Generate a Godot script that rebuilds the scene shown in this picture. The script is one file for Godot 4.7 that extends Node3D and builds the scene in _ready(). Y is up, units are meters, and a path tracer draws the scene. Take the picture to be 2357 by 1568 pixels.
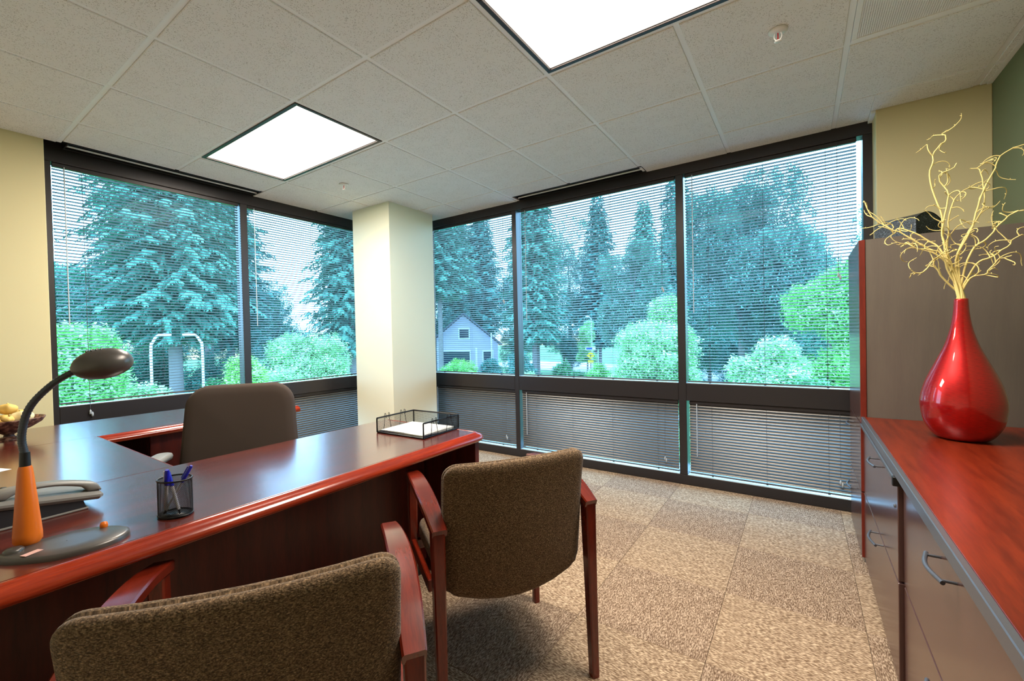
extends Node3D

const T := 0.6096            # ceiling module
const CEIL := 2.486
const DESK := 0.74
const XL := -2.40            # room face of the left window frame
const ZR := -1.602           # room face of the right window frame
const XW := 2.50             # green wall
const ZB := 3.10             # wall behind the camera
const GROUND := -4.2

var M := {}
var taken := {}
var rng := RandomNumberGenerator.new()

# ------------------------------------------------------------------ _ready
func _ready() -> void:
	rng.seed = 7
	setup_camera_and_light()
	make_materials()
	build_shell()
	build_ceiling()
	build_floor()
	build_windows()
	build_desks()
	build_side_cabinets()
	build_chairs()
	build_desk_objects()
	build_vase()
	build_ceiling_fittings()
	build_outside()

func setup_camera_and_light() -> void:
	var cam := Camera3D.new()
	cam.name = "camera"
	cam.fov = 76.78
	cam.near = 0.05
	cam.far = 400.0
	add_child(cam)
	cam.position = Vector3(1.6444, 1.1975, 1.9045)
	cam.basis = Basis(Vector3.UP, 0.5933) * Basis(Vector3.RIGHT, -0.0138) * Basis(Vector3.BACK, -0.0222)
	cam.current = true
	var env := Environment.new()
	env.background_mode = Environment.BG_SKY
	var sky := Sky.new()
	var sm := ProceduralSkyMaterial.new()
	sm.sky_top_color = Color(0.56, 0.81, 1.0)
	sm.sky_horizon_color = Color(0.60, 0.84, 1.0)
	sm.ground_horizon_color = Color(0.42, 0.50, 0.46)
	sm.ground_bottom_color = Color(0.32, 0.40, 0.34)
	sky.sky_material = sm
	env.sky = sky
	env.background_energy_multiplier = 9.6
	env.tonemap_mode = Environment.TONE_MAPPER_LINEAR
	env.tonemap_exposure = 1.28
	env.sdfgi_enabled = true
	env.ssao_enabled = true
	env.ssil_enabled = true
	var we := WorldEnvironment.new()
	we.name = "environment"
	we.environment = env
	add_child(we)

# ------------------------------------------------------------------ materials
func mat(key: String, c: Color, rough := 0.6, metal := 0.0, spec := 0.5) -> StandardMaterial3D:
	var m := StandardMaterial3D.new()
	m.resource_name = key
	m.albedo_color = c
	m.roughness = rough
	m.metallic = metal
	m.metallic_specular = spec
	M[key] = m
	return m

func tex(w: int, h: int, f: Callable) -> ImageTexture:
	var im := Image.create(w, h, false, Image.FORMAT_RGB8)
	for y in h:
		for x in w:
			im.set_pixel(x, y, f.call(x, y))
	return ImageTexture.create_from_image(im)

func noise_img(w: int, h: int, freq: float, sd: int, oct := 4) -> Image:
	var n := FastNoiseLite.new()
	n.seed = sd
	n.frequency = freq
	n.fractal_octaves = oct
	n.noise_type = FastNoiseLite.TYPE_SIMPLEX_SMOOTH
	return n.get_seamless_image(w, h)

func tri_map(m: StandardMaterial3D, sc: Vector3, world := false) -> void:
	m.uv1_triplanar = true
	m.uv1_world_triplanar = world
	m.uv1_scale = sc
	m.uv1_triplanar_sharpness = 8.0

func wood(key: String, dark: Color, light: Color, rough: float, sd: int, sc: Vector3, coat := 0.0) -> void:
	var a := noise_img(256, 256, 0.012, sd, 4)
	var b := noise_img(256, 256, 0.09, sd + 5, 2)
	var t := tex(256, 256, func(x, y):
		var v: float = a.get_pixel(x, y).r * 0.65 + b.get_pixel(x, y).r * 0.35
		return dark.lerp(light, clampf((v - 0.25) * 2.0, 0.0, 1.0)))
	var m := mat(key, Color.WHITE, rough)
	m.albedo_texture = t
	tri_map(m, sc)
	if coat > 0.0:
		m.clearcoat_enabled = true
		m.clearcoat = coat
		m.clearcoat_roughness = 0.16

func make_materials() -> void:
	mat("paint_cream", Color(0.90, 0.885, 0.79), 0.75)
	mat("paint_yellow", Color(0.83, 0.775, 0.60), 0.75)
	mat("paint_green", Color(0.42, 0.455, 0.34), 0.75)
	mat("bronze", Color(0.205, 0.19, 0.195), 0.32, 0.35)
	mat("slat", Color(0.36, 0.34, 0.325), 0.30, 0.25)
	mat("cord", Color(0.30, 0.30, 0.31), 0.7)
	mat("clear_wand", Color(0.72, 0.75, 0.78), 0.2)
	mat("white_plastic", Color(0.90, 0.90, 0.90), 0.35)
	mat("black", Color(0.05, 0.05, 0.055), 0.45)
	mat("black_metal", Color(0.07, 0.07, 0.08), 0.38, 0.4)
	mat("galvanized", Color(0.56, 0.57, 0.58), 0.5, 0.4)
	mat("tee_white", Color(0.95, 0.955, 0.96), 0.5)
	mat("slab", Color(0.55, 0.54, 0.52), 0.9)
	mat("light_trim", Color(0.13, 0.09, 0.085), 0.4, 0.2)
	mat("brass", Color(0.74, 0.60, 0.26), 0.4, 0.5)
	mat("chrome", Color(0.62, 0.62, 0.64), 0.25, 0.9)
	mat("steel_grey", Color(0.35, 0.36, 0.39), 0.35, 0.3)
	mat("lamp_grey", Color(0.33, 0.31, 0.30), 0.33, 0.35)
	mat("neck_grey", Color(0.28, 0.29, 0.32), 0.4, 0.5)
	mat("orange", Color(0.84, 0.42, 0.07), 0.35)
	mat("phone_grey", Color(0.47, 0.455, 0.435), 0.45)
	mat("phone_dark", Color(0.12, 0.12, 0.14), 0.5)
	mat("armrest_grey", Color(0.52, 0.52, 0.51), 0.45)
	mat("paper", Color(0.95, 0.95, 0.94), 0.8)
	mat("paper_blue", Color(0.30, 0.32, 0.62), 0.8)
	mat("pen_blue", Color(0.05, 0.08, 0.62), 0.3)
	mat("pen_clear", Color(0.78, 0.77, 0.80), 0.2)
	mat("sticker", Color(0.80, 0.62, 0.58), 0.6)
	mat("branch", Color(0.86, 0.78, 0.50), 0.65)
	mat("gourd", Color(0.90, 0.74, 0.40), 0.6)
	mat("gourd_pale", Color(0.93, 0.86, 0.66), 0.6)
	mat("sprinkler_white", Color(0.88, 0.87, 0.86), 0.4)
	mat("red_bulb", Color(0.70, 0.05, 0.05), 0.15)
	var gl := mat("glass", Color(0.55, 0.85, 0.90, 0.03), 0.02, 0.0, 0.08)
	gl.transparency = BaseMaterial3D.TRANSPARENCY_ALPHA
	var dif := mat("diffuser", Color(0.95, 0.95, 0.93), 0.5)
	dif.emission_enabled = true
	dif.emission = Color(1.0, 0.96, 0.90)
	dif.emission_energy_multiplier = 1.6

	# woods; the grain runs along the axis with the small scale
	wood("desk_top_z", Color(0.29, 0.10, 0.075), Color(0.39, 0.145, 0.10), 0.26, 11, Vector3(6, 6, 0.6), 0.8)
	wood("desk_top_x", Color(0.29, 0.10, 0.075), Color(0.39, 0.145, 0.10), 0.26, 12, Vector3(0.6, 6, 6), 0.8)
	wood("molding", Color(0.48, 0.12, 0.035), Color(0.60, 0.18, 0.045), 0.18, 13, Vector3(8, 8, 0.8), 0.5)
	wood("panel", Color(0.27, 0.075, 0.05), Color(0.36, 0.11, 0.07), 0.34, 14, Vector3(6, 0.6, 6))
	wood("chair_wood", Color(0.33, 0.08, 0.033), Color(0.44, 0.12, 0.05), 0.24, 15, Vector3(10, 1.2, 1.2), 0.4)
	wood("counter", Color(0.37, 0.105, 0.042), Color(0.48, 0.155, 0.062), 0.30, 16, Vector3(7, 7, 0.7))
	wood("red_edge", Color(0.38, 0.11, 0.07), Color(0.46, 0.15, 0.09), 0.35, 17, Vector3(8, 0.8, 8))
	wood("front_laminate", Color(0.315, 0.215, 0.20), Color(0.35, 0.24, 0.22), 0.22, 18, Vector3(5, 0.5, 5))
	wood("side_laminate", Color(0.375, 0.335, 0.305), Color(0.395, 0.355, 0.32), 0.45, 19, Vector3(5, 0.5, 5))

	# tweed
	var na := noise_img(256, 256, 0.22, 31, 2)
	var r2 := RandomNumberGenerator.new()
	r2.seed = 99
	var nub := []
	for k in 192 * 192:
		nub.append(r2.randf())
	var tw := tex(384, 384, func(x, y):
		var gx: int = x / 2
		var gy: int = y / 2
		var v: float = 0.55 * nub[gy * 192 + gx] + 0.25 * nub[gy * 192 + (gx + 1) % 192] + 0.2 * na.get_pixel(x % 256, y % 256).r
		var c := Color(0.22, 0.17, 0.125).lerp(Color(0.62, 0.51, 0.40), clampf((v - 0.12) * 1.25, 0.0, 1.0))
		if v > 0.84:
			c = c.lerp(Color(0.74, 0.60, 0.44), 0.6)
		return c)
	var m := mat("tweed", Color.WHITE, 0.95, 0.0, 0.2)
	m.albedo_texture = tw
	tri_map(m, Vector3(3.4, 3.4, 3.4))
	m.heightmap_enabled = true
	m.heightmap_texture = tw
	m.heightmap_scale = 0.25
	m.rim_enabled = true
	m.rim = 0.25
	m.rim_tint = 0.6
	var nf := noise_img(256, 256, 0.3, 35, 2)
	var ft := tex(256, 256, func(x, y): return Color(0.275, 0.235, 0.215).lerp(Color(0.335, 0.29, 0.265), nf.get_pixel(x, y).r))
	m = mat("chair_fabric", Color.WHITE, 0.9, 0.0, 0.25)
	m.albedo_texture = ft
	tri_map(m, Vector3(6, 6, 6))

	# carpet: loop pile streaked along one direction of each tile
	for k in 2:
		var ca := noise_img(512, 512, 0.09, 41 + k, 2)
		var cb := noise_img(512, 512, 0.02, 43 + k, 3)
		var ct := tex(512, 512, func(x, y):
			var v: float = (ca.get_pixel(x, y).r - 0.5) * 1.5 + 0.5 + (cb.get_pixel(x, y).r - 0.5) * 0.4
			v = clampf(v, 0.0, 1.0)
			return Color(0.44, 0.35, 0.275).lerp(Color(0.84, 0.745, 0.635), v))
		m = mat("carpet_" + ["x", "z"][k], Color.WHITE if k == 0 else Color(0.925, 0.92, 0.935), 0.95, 0.0, 0.2)
		m.albedo_texture = ct
		tri_map(m, Vector3(1.1, 3.0, 3.6) if k == 0 else Vector3(3.6, 3.0, 1.1), true)
		m.heightmap_enabled = true
		m.heightmap_texture = ct
		m.heightmap_scale = 0.3

	# fissured mineral-fibre ceiling tile
	var im := Image.create(1024, 1024, false, Image.FORMAT_RGB8)
	im.fill(Color(0.93, 0.93, 0.93))
	var r3 := RandomNumberGenerator.new()
	r3.seed = 5
	var cl := noise_img(256, 256, 0.02, 55, 3)
	for k in 12000:
		var x := r3.randf() * 1024.0
		var y := r3.randf() * 1024.0
		if cl.get_pixel(int(x / 4.0), int(y / 4.0)).r < r3.randf() * 0.85:
			continue
		var a := r3.randf() * TAU
		var n := r3.randi_range(1, 7)
		var c := Color(0.93, 0.93, 0.93).lerp(Color(0.36, 0.34, 0.31), r3.randf_range(0.4, 1.0))
		for s in n:
			im.set_pixel(posmod(int(x), 1024), posmod(int(y), 1024), c)
			if r3.randf() < 0.55:
				im.set_pixel(posmod(int(x) + 1, 1024), posmod(int(y), 1024), c)
			a += r3.randf_range(-0.6, 0.6)
			x += cos(a)
			y += sin(a)
	m = mat("ceiling_tile", Color.WHITE, 0.9, 0.0, 0.2)
	m.albedo_texture = ImageTexture.create_from_image(im)
	tri_map(m, Vector3(1.43, 1.43, 1.43), true)

	# vase lacquer: red foil with fine horizontal brush marks
	var va := noise_img(256, 256, 0.05, 61, 3)
	var vt := tex(256, 256, func(x, y): return Color(0.58, 0.003, 0.012).lerp(Color(0.74, 0.012, 0.022), clampf((va.get_pixel(x, y).r - 0.2) * 1.7, 0.0, 1.0)))
	m = mat("vase_red", Color.WHITE, 0.36, 0.6)
	m.albedo_texture = vt
	tri_map(m, Vector3(3, 40, 3))
	m.clearcoat_enabled = true
	m.clearcoat = 1.0
	m.clearcoat_roughness = 0.03
	# damask storage box
	var d1 := noise_img(256, 256, 0.045, 71, 1)
	var d2 := noise_img(256, 256, 0.09, 72, 1)
	var dt := tex(256, 256, func(x, y):
		var v: float = absf(d1.get_pixel(x, y).r - 0.5) * 2.0
		var w: float = absf(d2.get_pixel(x, y).r - 0.5) * 2.0
		return Color(0.40, 0.43, 0.46) if (v < 0.10 or w < 0.09) else Color(0.035, 0.04, 0.05))
	m = mat("damask", Color.WHITE, 0.4)
	m.albedo_texture = dt
	tri_map(m, Vector3(5, 5, 5))
	# mottled bowl
	var ba := noise_img(128, 128, 0.05, 81, 4)
	var bt := tex(128, 128, func(x, y): return Color(0.22, 0.10, 0.07).lerp(Color(0.58, 0.42, 0.34), clampf((ba.get_pixel(x, y).r - 0.3) * 2.2, 0.0, 1.0)))
	m = mat("bowl", Color.WHITE, 0.5)
	m.albedo_texture = bt
	tri_map(m, Vector3(6, 6, 6))

	# outdoors
	for e in [["fir", Color(0.80, 0.90, 0.85)], ["leafy", Color(1, 1, 1)]]:
		m = mat(e[0], e[1], 0.7, 0.0, 0.3)
		m.vertex_color_use_as_albedo = true
		m.backlight_enabled = true
		m.backlight = Color(0.45, 0.55, 0.35)
	mat("bark", Color(0.52, 0.48, 0.48), 0.9)
	mat("lawn", Color(0.24, 0.44, 0.21), 0.95)
	mat("ledge", Color(0.80, 0.82, 0.84), 0.35, 0.3)
	mat("paving", Color(0.74, 0.73, 0.71), 0.9)
	mat("asphalt", Color(0.66, 0.66, 0.68), 0.9)
	mat("lamp_post", Color(0.86, 0.88, 0.90), 0.4)
	mat("siding", Color(0.72, 0.68, 0.78), 0.7)
	mat("siding_trim", Color(0.88, 0.88, 0.92), 0.6)
	mat("roof", Color(0.34, 0.35, 0.42), 0.8)
	mat("house_window", Color(0.12, 0.17, 0.24), 0.1)
	mat("sign_yellow", Color(0.96, 0.80, 0.08), 0.5)
	mat("sign_blue", Color(0.12, 0.30, 0.62), 0.5)
	mat("sign_white", Color(0.94, 0.95, 0.96), 0.5)

# ------------------------------------------------------------------ mesh tools
func S() -> SurfaceTool:
	var st := SurfaceTool.new()
	st.begin(Mesh.PRIMITIVE_TRIANGLES)
	return st

func tri(st: SurfaceTool, a: Vector3, b: Vector3, c: Vector3, from: Vector3) -> void:
	# wound so that the face looks away from the point «from»
	if (c - a).cross(b - a).dot((a + b + c) / 3.0 - from) < 0.0:
		var k := b
		b = c
		c = k
	st.add_vertex(a)
	st.add_vertex(b)
	st.add_vertex(c)

func quad(st: SurfaceTool, a: Vector3, b: Vector3, c: Vector3, d: Vector3, from: Vector3) -> void:
	tri(st, a, b, c, from)
	tri(st, a, c, d, from)

func fin(st: SurfaceTool, called: String, m: String, parent: Node, at := Vector3.ZERO) -> MeshInstance3D:
	st.generate_normals()
	return inst(st.commit(), called, m, parent, at)

func inst(mesh: Mesh, called: String, m: String, parent: Node, at := Vector3.ZERO) -> MeshInstance3D:
	var o := MeshInstance3D.new()
	o.mesh = mesh
	o.material_override = M[m]
	o.name = numbered(called) if parent == self else called
	o.position = at
	parent.add_child(o, true)
	return o

func numbered(called: String) -> String:
	taken[called] = taken.get(called, -1) + 1
	return called if taken[called] == 0 else "%s_%03d" % [called, taken[called]]

func thing(called: String, label: String, category: String, at := Vector3.ZERO, turn := 0.0, group := "") -> Node3D:
	var o := Node3D.new()
	o.name = numbered(called)
	add_child(o)
	o.position = at
	o.rotation.y = turn
	tag(o, label, category, group)
	return o

func tag(o: Node, label: String, category: String, group := "") -> void:
	o.set_meta("label", label)
	o.set_meta("category", category)
	if group:
		o.set_meta("group", group)

func struct(called: String) -> Node3D:
	var o := Node3D.new()
	o.name = called
	add_child(o)
	o.set_meta("kind", "structure")
	return o

func cbox(st: SurfaceTool, c: Vector3, s: Vector3, ch := 0.0, b := Basis.IDENTITY) -> void:
	# box with chamfered edges
	st.set_smooth_group(-1)
	var h := s * 0.5
	ch = minf(ch, minf(h.x, minf(h.y, h.z)) * 0.9)
	if ch <= 0.0:
		for ax in 3:
			for sg in [-1.0, 1.0]:
				var q := []
				for k in [[-1, -1], [1, -1], [1, 1], [-1, 1]]:
					var v := Vector3.ZERO
					v[ax] = h[ax] * sg
					v[(ax + 1) % 3] = h[(ax + 1) % 3] * k[0]
					v[(ax + 2) % 3] = h[(ax + 2) % 3] * k[1]
					q.append(c + b * v)
				quad(st, q[0], q[1], q[2], q[3], c)
		return
	var P := func(sx, sy, sz, ax) -> Vector3:
		var v := Vector3(sx, sy, sz) * (h - Vector3(ch, ch, ch))
		v[ax] = h[ax] * [sx, sy, sz][ax]
		return c + b * v
	for ax in 3:
		for sg in [-1, 1]:
			var q := []
			for k in [[-1, -1], [1, -1], [1, 1], [-1, 1]]:
				var s3 := [0, 0, 0]
				s3[ax] = sg
				s3[(ax + 1) % 3] = k[0]
				s3[(ax + 2) % 3] = k[1]
				q.append(P.call(s3[0], s3[1], s3[2], ax))
			quad(st, q[0], q[1], q[2], q[3], c)
	for ax in 3:
		var u := (ax + 1) % 3
		var w := (ax + 2) % 3
		for k in [[-1, -1], [1, -1], [1, 1], [-1, 1]]:
			var lo := [0, 0, 0]
			lo[u] = k[0]
			lo[w] = k[1]
			lo[ax] = -1
			var hi := lo.duplicate()
			hi[ax] = 1
			quad(st, P.call(lo[0], lo[1], lo[2], u), P.call(hi[0], hi[1], hi[2], u), P.call(hi[0], hi[1], hi[2], w), P.call(lo[0], lo[1], lo[2], w), c)
	for sx in [-1, 1]:
		for sy in [-1, 1]:
			for sz in [-1, 1]:
				tri(st, P.call(sx, sy, sz, 0), P.call(sx, sy, sz, 1), P.call(sx, sy, sz, 2), c)

func box(called: String, m: String, parent: Node, lo: Vector3, hi: Vector3, ch := 0.002) -> MeshInstance3D:
	var st := S()
	cbox(st, Vector3.ZERO, (hi - lo).abs(), ch)
	return fin(st, called, m, parent, (lo + hi) * 0.5)

func loft(st: SurfaceTool, rings: Array, by_side := false, caps := true, closed := true) -> void:
	var n: int = rings[0].size()
	for i in rings.size() - 1:
		var mid := Vector3.ZERO
		for p in rings[i]:
			mid += p
		for p in rings[i + 1]:
			mid += p
		mid /= 2.0 * n
		for j in (n if closed else n - 1):
			st.set_smooth_group(j + 1 if by_side else 1)
			var k := (j + 1) % n
			quad(st, rings[i][j], rings[i][k], rings[i + 1][k], rings[i + 1][j], mid)
	if caps:
		st.set_smooth_group(-1)
		for e in [[0, 1], [rings.size() - 1, rings.size() - 2]]:
			var mid := Vector3.ZERO
			var inner := Vector3.ZERO
			for j in n:
				mid += rings[e[0]][j] / n
				inner += rings[e[1]][j] / n
			for j in n:
				tri(st, mid, rings[e[0]][j], rings[e[0]][(j + 1) % n], inner)

func tube(st: SurfaceTool, pts: Array, rad, segs := 8, caps := true) -> void:
	var rings := []
	var up := Vector3.UP
	for i in pts.size():
		var d: Vector3 = (pts[mini(i + 1, pts.size() - 1)] - pts[maxi(i - 1, 0)]).normalized()
		if i == 0 and absf(d.dot(up)) > 0.9:
			up = Vector3.RIGHT
		up = (up - d * up.dot(d)).normalized()
		var side := d.cross(up)
		var r: float = rad[i] if rad is Array else rad
		var ring := PackedVector3Array()
		for s in segs:
			var a := TAU * s / segs
			ring.append(pts[i] + (up * cos(a) + side * sin(a)) * r)
		rings.append(ring)
	loft(st, rings, false, caps)

func lathe(st: SurfaceTool, prof: Array, segs := 32, at := Vector3.ZERO, sx := 1.0, sz := 1.0, caps := true) -> void:
	var rings := []
	for p in prof:
		var ring := PackedVector3Array()
		for s in segs:
			var a := TAU * s / segs
			ring.append(at + Vector3(p.x * cos(a) * sx, p.y, p.x * sin(a) * sz))
		rings.append(ring)
	# outward is away from the axis at the ring's own height, so wind by the profile's direction
	var n: int = segs
	for i in rings.size() - 1:
		for j in n:
			st.set_smooth_group(1)
			var k := (j + 1) % n
			var t: Vector2 = prof[i + 1] - prof[i]
			var out := Vector2(t.y, -t.x)           # to the right of the way along the profile
			var mid: Vector3 = (rings[i][j] + rings[i + 1][k]) * 0.5
			var a := TAU * (j + 0.5) / segs
			var n3 := Vector3(cos(a) * out.x, out.y, sin(a) * out.x)
			quad(st, rings[i][j], rings[i][k], rings[i + 1][k], rings[i + 1][j], mid - n3.normalized())
	if caps:
		st.set_smooth_group(-1)
		for e in [[0, 1], [rings.size() - 1, rings.size() - 2]]:
			if prof[e[0]].x < 0.0008:
				continue
			var mid: Vector3 = at + Vector3(0, prof[e[0]].y, 0)
			var t: Vector2 = prof[1] - prof[0]
			var o: float = (-1.0 if e[0] == 0 else 1.0) * (1.0 if prof[-1].y >= prof[0].y else -1.0)
			for j in n:
				tri(st, mid, rings[e[0]][j], rings[e[0]][(j + 1) % n], mid - Vector3(0, o, 0))

func bez(p: Array, n: int) -> Array:
	# Catmull-Rom through the points
	var out := []
	for i in p.size() - 1:
		var a: Vector3 = p[maxi(i - 1, 0)]
		var b: Vector3 = p[i]
		var c: Vector3 = p[i + 1]
		var d: Vector3 = p[mini(i + 2, p.size() - 1)]
		for k in n:
			out.append(b.cubic_interpolate(c, a, d, float(k) / n))
	out.append(p[-1])
	return out

func round_rect(w: float, h: float, r: float, n := 6, sag := 0.0) -> PackedVector2Array:
	var o := PackedVector2Array()
	for q in 4:
		var c: Vector2 = [Vector2(w / 2 - r, h / 2 - r), Vector2(-w / 2 + r, h / 2 - r), Vector2(-w / 2 + r, -h / 2 + r), Vector2(w / 2 - r, -h / 2 + r)][q]
		for k in n + 1:
			var a := PI / 2 * (q + float(k) / n)
			o.append(c + Vector2(cos(a), sin(a)) * r)
		var e: Vector2 = [Vector2(-w / 2 + r, h / 2), Vector2(-w / 2, -h / 2 + r), Vector2(w / 2 - r, -h / 2), Vector2(w / 2, h / 2 - r)][q]
		var s: Vector2 = o[o.size() - 1]
		for k in range(1, 6):
			o.append(s.lerp(e, k / 6.0))
	if sag != 0.0:
		for i in o.size():
			if o[i].y < 0.0:
				o[i].y -= sag * (1.0 - pow(2.0 * o[i].x / w, 2.0)) * clampf(-o[i].y / (h * 0.5), 0.0, 1.0)
	return o

func pillow(st: SurfaceTool, outline: PackedVector2Array, prof: Array, place: Callable, crown := 0.01) -> void:
	# a cushion: the outline inset and raised along a profile [inset, depth], both ends closed by shrinking rings
	var n := outline.size()
	var nor := PackedVector2Array()
	for i in n:
		var t := (outline[(i + 1) % n] - outline[(i + n - 1) % n]).normalized()
		nor.append(Vector2(t.y, -t.x))
	var rings := []
	var ring_of := func(inset: float, z: float, sc: float) -> PackedVector3Array:
		var r := PackedVector3Array()
		for i in n:
			var q: Vector2 = (outline[i] - nor[i] * inset) * sc
			r.append(place.call(q.x, q.y, z))
		return r
	var a: Array = prof[0]
	var b: Array = prof[-1]
	for s in [0.0004, 0.3, 0.55, 0.75, 0.9]:
		rings.append(ring_of.call(a[0], a[1] - crown * (1.0 - s * s), s))
	for p in prof:
		rings.append(ring_of.call(p[0], p[1], 1.0))
	for s in [0.9, 0.75, 0.55, 0.3, 0.0004]:
		rings.append(ring_of.call(b[0], b[1] + crown * (1.0 - s * s), s))
	var mid: Vector3 = place.call(0.0, 0.0, (a[1] + b[1]) * 0.5)
	for i in rings.size() - 1:
		for j in n:
			st.set_smooth_group(1)
			var k := (j + 1) % n
			var from := mid
			if i >= 5 and i < 5 + prof.size() - 1:
				from = mid.lerp(rings[i][j], 0.7)
			elif i < 5:
				from = rings[i][j].lerp(rings[rings.size() - 1 - i][j], 0.5)
			else:
				from = rings[i][j].lerp(rings[rings.size() - 1 - i][j], 0.5)
			quad(st, rings[i][j], rings[i][k], rings[i + 1][k], rings[i + 1][j], from)

# ------------------------------------------------------------------ room shell
func build_shell() -> void:
	var w := struct("wall_left")
	box("plaster", "paint_yellow", w, Vector3(-2.62, 0, 1.285), Vector3(-2.262, 2.75, ZB + 0.2), 0.003)
	w = struct("wall_right")
	box("plaster", "paint_green", w, Vector3(XW, 0, -1.9), Vector3(XW + 0.2, 2.75, ZB + 0.2), 0.0)
	w = struct("wall_back")
	box("plaster", "paint_cream", w, Vector3(-2.262, 0, ZB), Vector3(XW, 2.75, ZB + 0.2), 0.0)
	w = struct("wall_front")
	box("plaster", "paint_yellow", w, Vector3(2.022, 0, -1.80), Vector3(XW, 2.75, -1.452), 0.003)
	w = struct("wall_corner")
	box("column", "paint_cream", w, Vector3(-2.123, 0, -1.42), Vector3(-1.574, 2.75, -0.835), 0.003)
	for e in [["baseboard_left", Vector3(-2.262, 0, 1.30), Vector3(-2.25, 0.1, ZB)], ["baseboard_back", Vector3(-2.25, 0, ZB - 0.012), Vector3(XW, 0.1, ZB)]]:
		w = struct(e[0])
		box("skirting", "black", w, e[1], e[2], 0.002)

func is_light_cell(i: int, j: int) -> bool:
	return j == 0 and (i == -3 or i == -2 or i == 1 or i == 2)

func build_ceiling() -> void:
	var c := struct("ceiling")
	box("slab", "slab", c, Vector3(-2.62, 2.62, -1.9), Vector3(XW + 0.2, 2.75, ZB + 0.2), 0.0)
	# tiles: drop-edge tiles standing 8 mm proud of the grid
	var x_edge := [-2.262]
	for i in range(-3, 5):
		x_edge.append(i * T)
	x_edge.append(XW)
	var z_edge := [-1.60]
	for j in range(-2, 6):
		z_edge.append(j * T)
	z_edge.append(ZB)
	var shared := {}
	for a in x_edge.size() - 1:
		for b in z_edge.size() - 1:
			var i := a - 4
			var j := b - 3
			if is_light_cell(i, j) or (i == 3 and j == -1):
				continue
			var x0: float = x_edge[a] + (0.0125 if a > 0 else 0.002)
			var x1: float = x_edge[a + 1] - (0.0125 if a < x_edge.size() - 2 else 0.002)
			var z0: float = z_edge[b] + (0.0125 if b > 0 else 0.002)
			var z1: float = z_edge[b + 1] - (0.0125 if b < z_edge.size() - 2 else 0.002)
			if a == 0 and z1 < 1.25:
				x0 = -2.395
				if j >= 0 and j <= 1:
					x0 = -2.215            # the slot diffuser takes the strip by the window
			if b == 0 and i >= -1 and i <= 0:
				z0 = -1.455
			if a == 0 and b == 1:
				x0 = -2.395
			if i == 4 and b == 0:
				z0 = -1.448
			if i == 3 and b == 0:
				box("ceiling_tile", "ceiling_tile", c, Vector3(x0, CEIL - 0.004, z0), Vector3(1.999, CEIL + 0.014, z1), 0.002)
				x0 = 1.9995
				z0 = -1.448
			var key := "%.3f %.3f" % [x1 - x0, z1 - z0]
			if not shared.has(key):
				var st := S()
				cbox(st, Vector3.ZERO, Vector3(x1 - x0, 0.018, z1 - z0), 0.002)
				st.generate_normals()
				shared[key] = st.commit()
			inst(shared[key], "ceiling_tile", "ceiling_tile", c, Vector3((x0 + x1) / 2, CEIL - 0.0055 + 0.009, (z0 + z1) / 2))
	# grid runners
	for i in range(-3, 5):
		box("tee", "tee_white", c, Vector3(i * T - 0.012, CEIL - 0.001, (-1.60 if i < 4 else -1.45) if i != 0 else -1.455), Vector3(i * T + 0.012, CEIL + 0.03, ZB), 0.001) if not (i == -2 or i == 2) else tee_split(c, i)
	for j in range(-2, 6):
		var xs := -2.39 if j * T < 1.2 else -2.262
		if j == 0 or j == 1:
			xs = -2.215
		box("tee", "tee_white", c, Vector3(xs, CEIL - 0.0005, j * T - 0.012), Vector3(XW, CEIL + 0.028, j * T + 0.012), 0.001)
	# wall angle along green wall and window heads
	box("wall_angle", "tee_white", c, Vector3(XW - 0.022, CEIL - 0.008, -1.452), Vector3(XW - 0.0005, CEIL - 0.006, ZB), 0.0)
	# small unpainted corner piece over the right window jamb
	box("corner_trim", "tee_white", c, Vector3(2.0, CEIL - 0.02, -1.60), Vector3(2.022, CEIL, -1.452), 0.001)

func tee_split(c: Node3D, i: int) -> void:
	for r in [[-1.60, 0.0], [T, ZB]]:
		box("tee", "tee_white", c, Vector3(i * T - 0.012, CEIL - 0.001, r[0]), Vector3(i * T + 0.012, CEIL + 0.03, r[1]), 0.001)

func build_floor() -> void:
	var f := struct("floor")
	box("slab", "slab", f, Vector3(-2.62, -0.22, -1.9), Vector3(XW + 0.2, -0.008, ZB + 0.2), 0.0)
	var shared := {}
	var x := -2.657
	while x < XW:
		var z := -1.74
		while z < ZB:
			var x0 := maxf(x, -2.40)
			var x1 := minf(x + 0.5, XW)
			var z0 := maxf(z, ZR + 0.002)
			var z1 := minf(z + 0.5, ZB)
			if x1 - x0 > 0.02 and z1 - z0 > 0.02:
				var key := "%.3f %.3f" % [x1 - x0, z1 - z0]
				if not shared.has(key):
					var st := S()
					cbox(st, Vector3.ZERO, Vector3(x1 - x0 - 0.0012, 0.008, z1 - z0 - 0.0012), 0.0012)
					st.generate_normals()
					shared[key] = st.commit()
				var odd := (int(round((x + 2.657) / 0.5)) + int(round((z + 1.74) / 0.5))) % 2
				inst(shared[key], "carpet_tile", "carpet_x" if odd == 1 else "carpet_z", f, Vector3((x0 + x1) / 2, -0.004, (z0 + z1) / 2))
			z += 0.5
		x += 0.5

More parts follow.
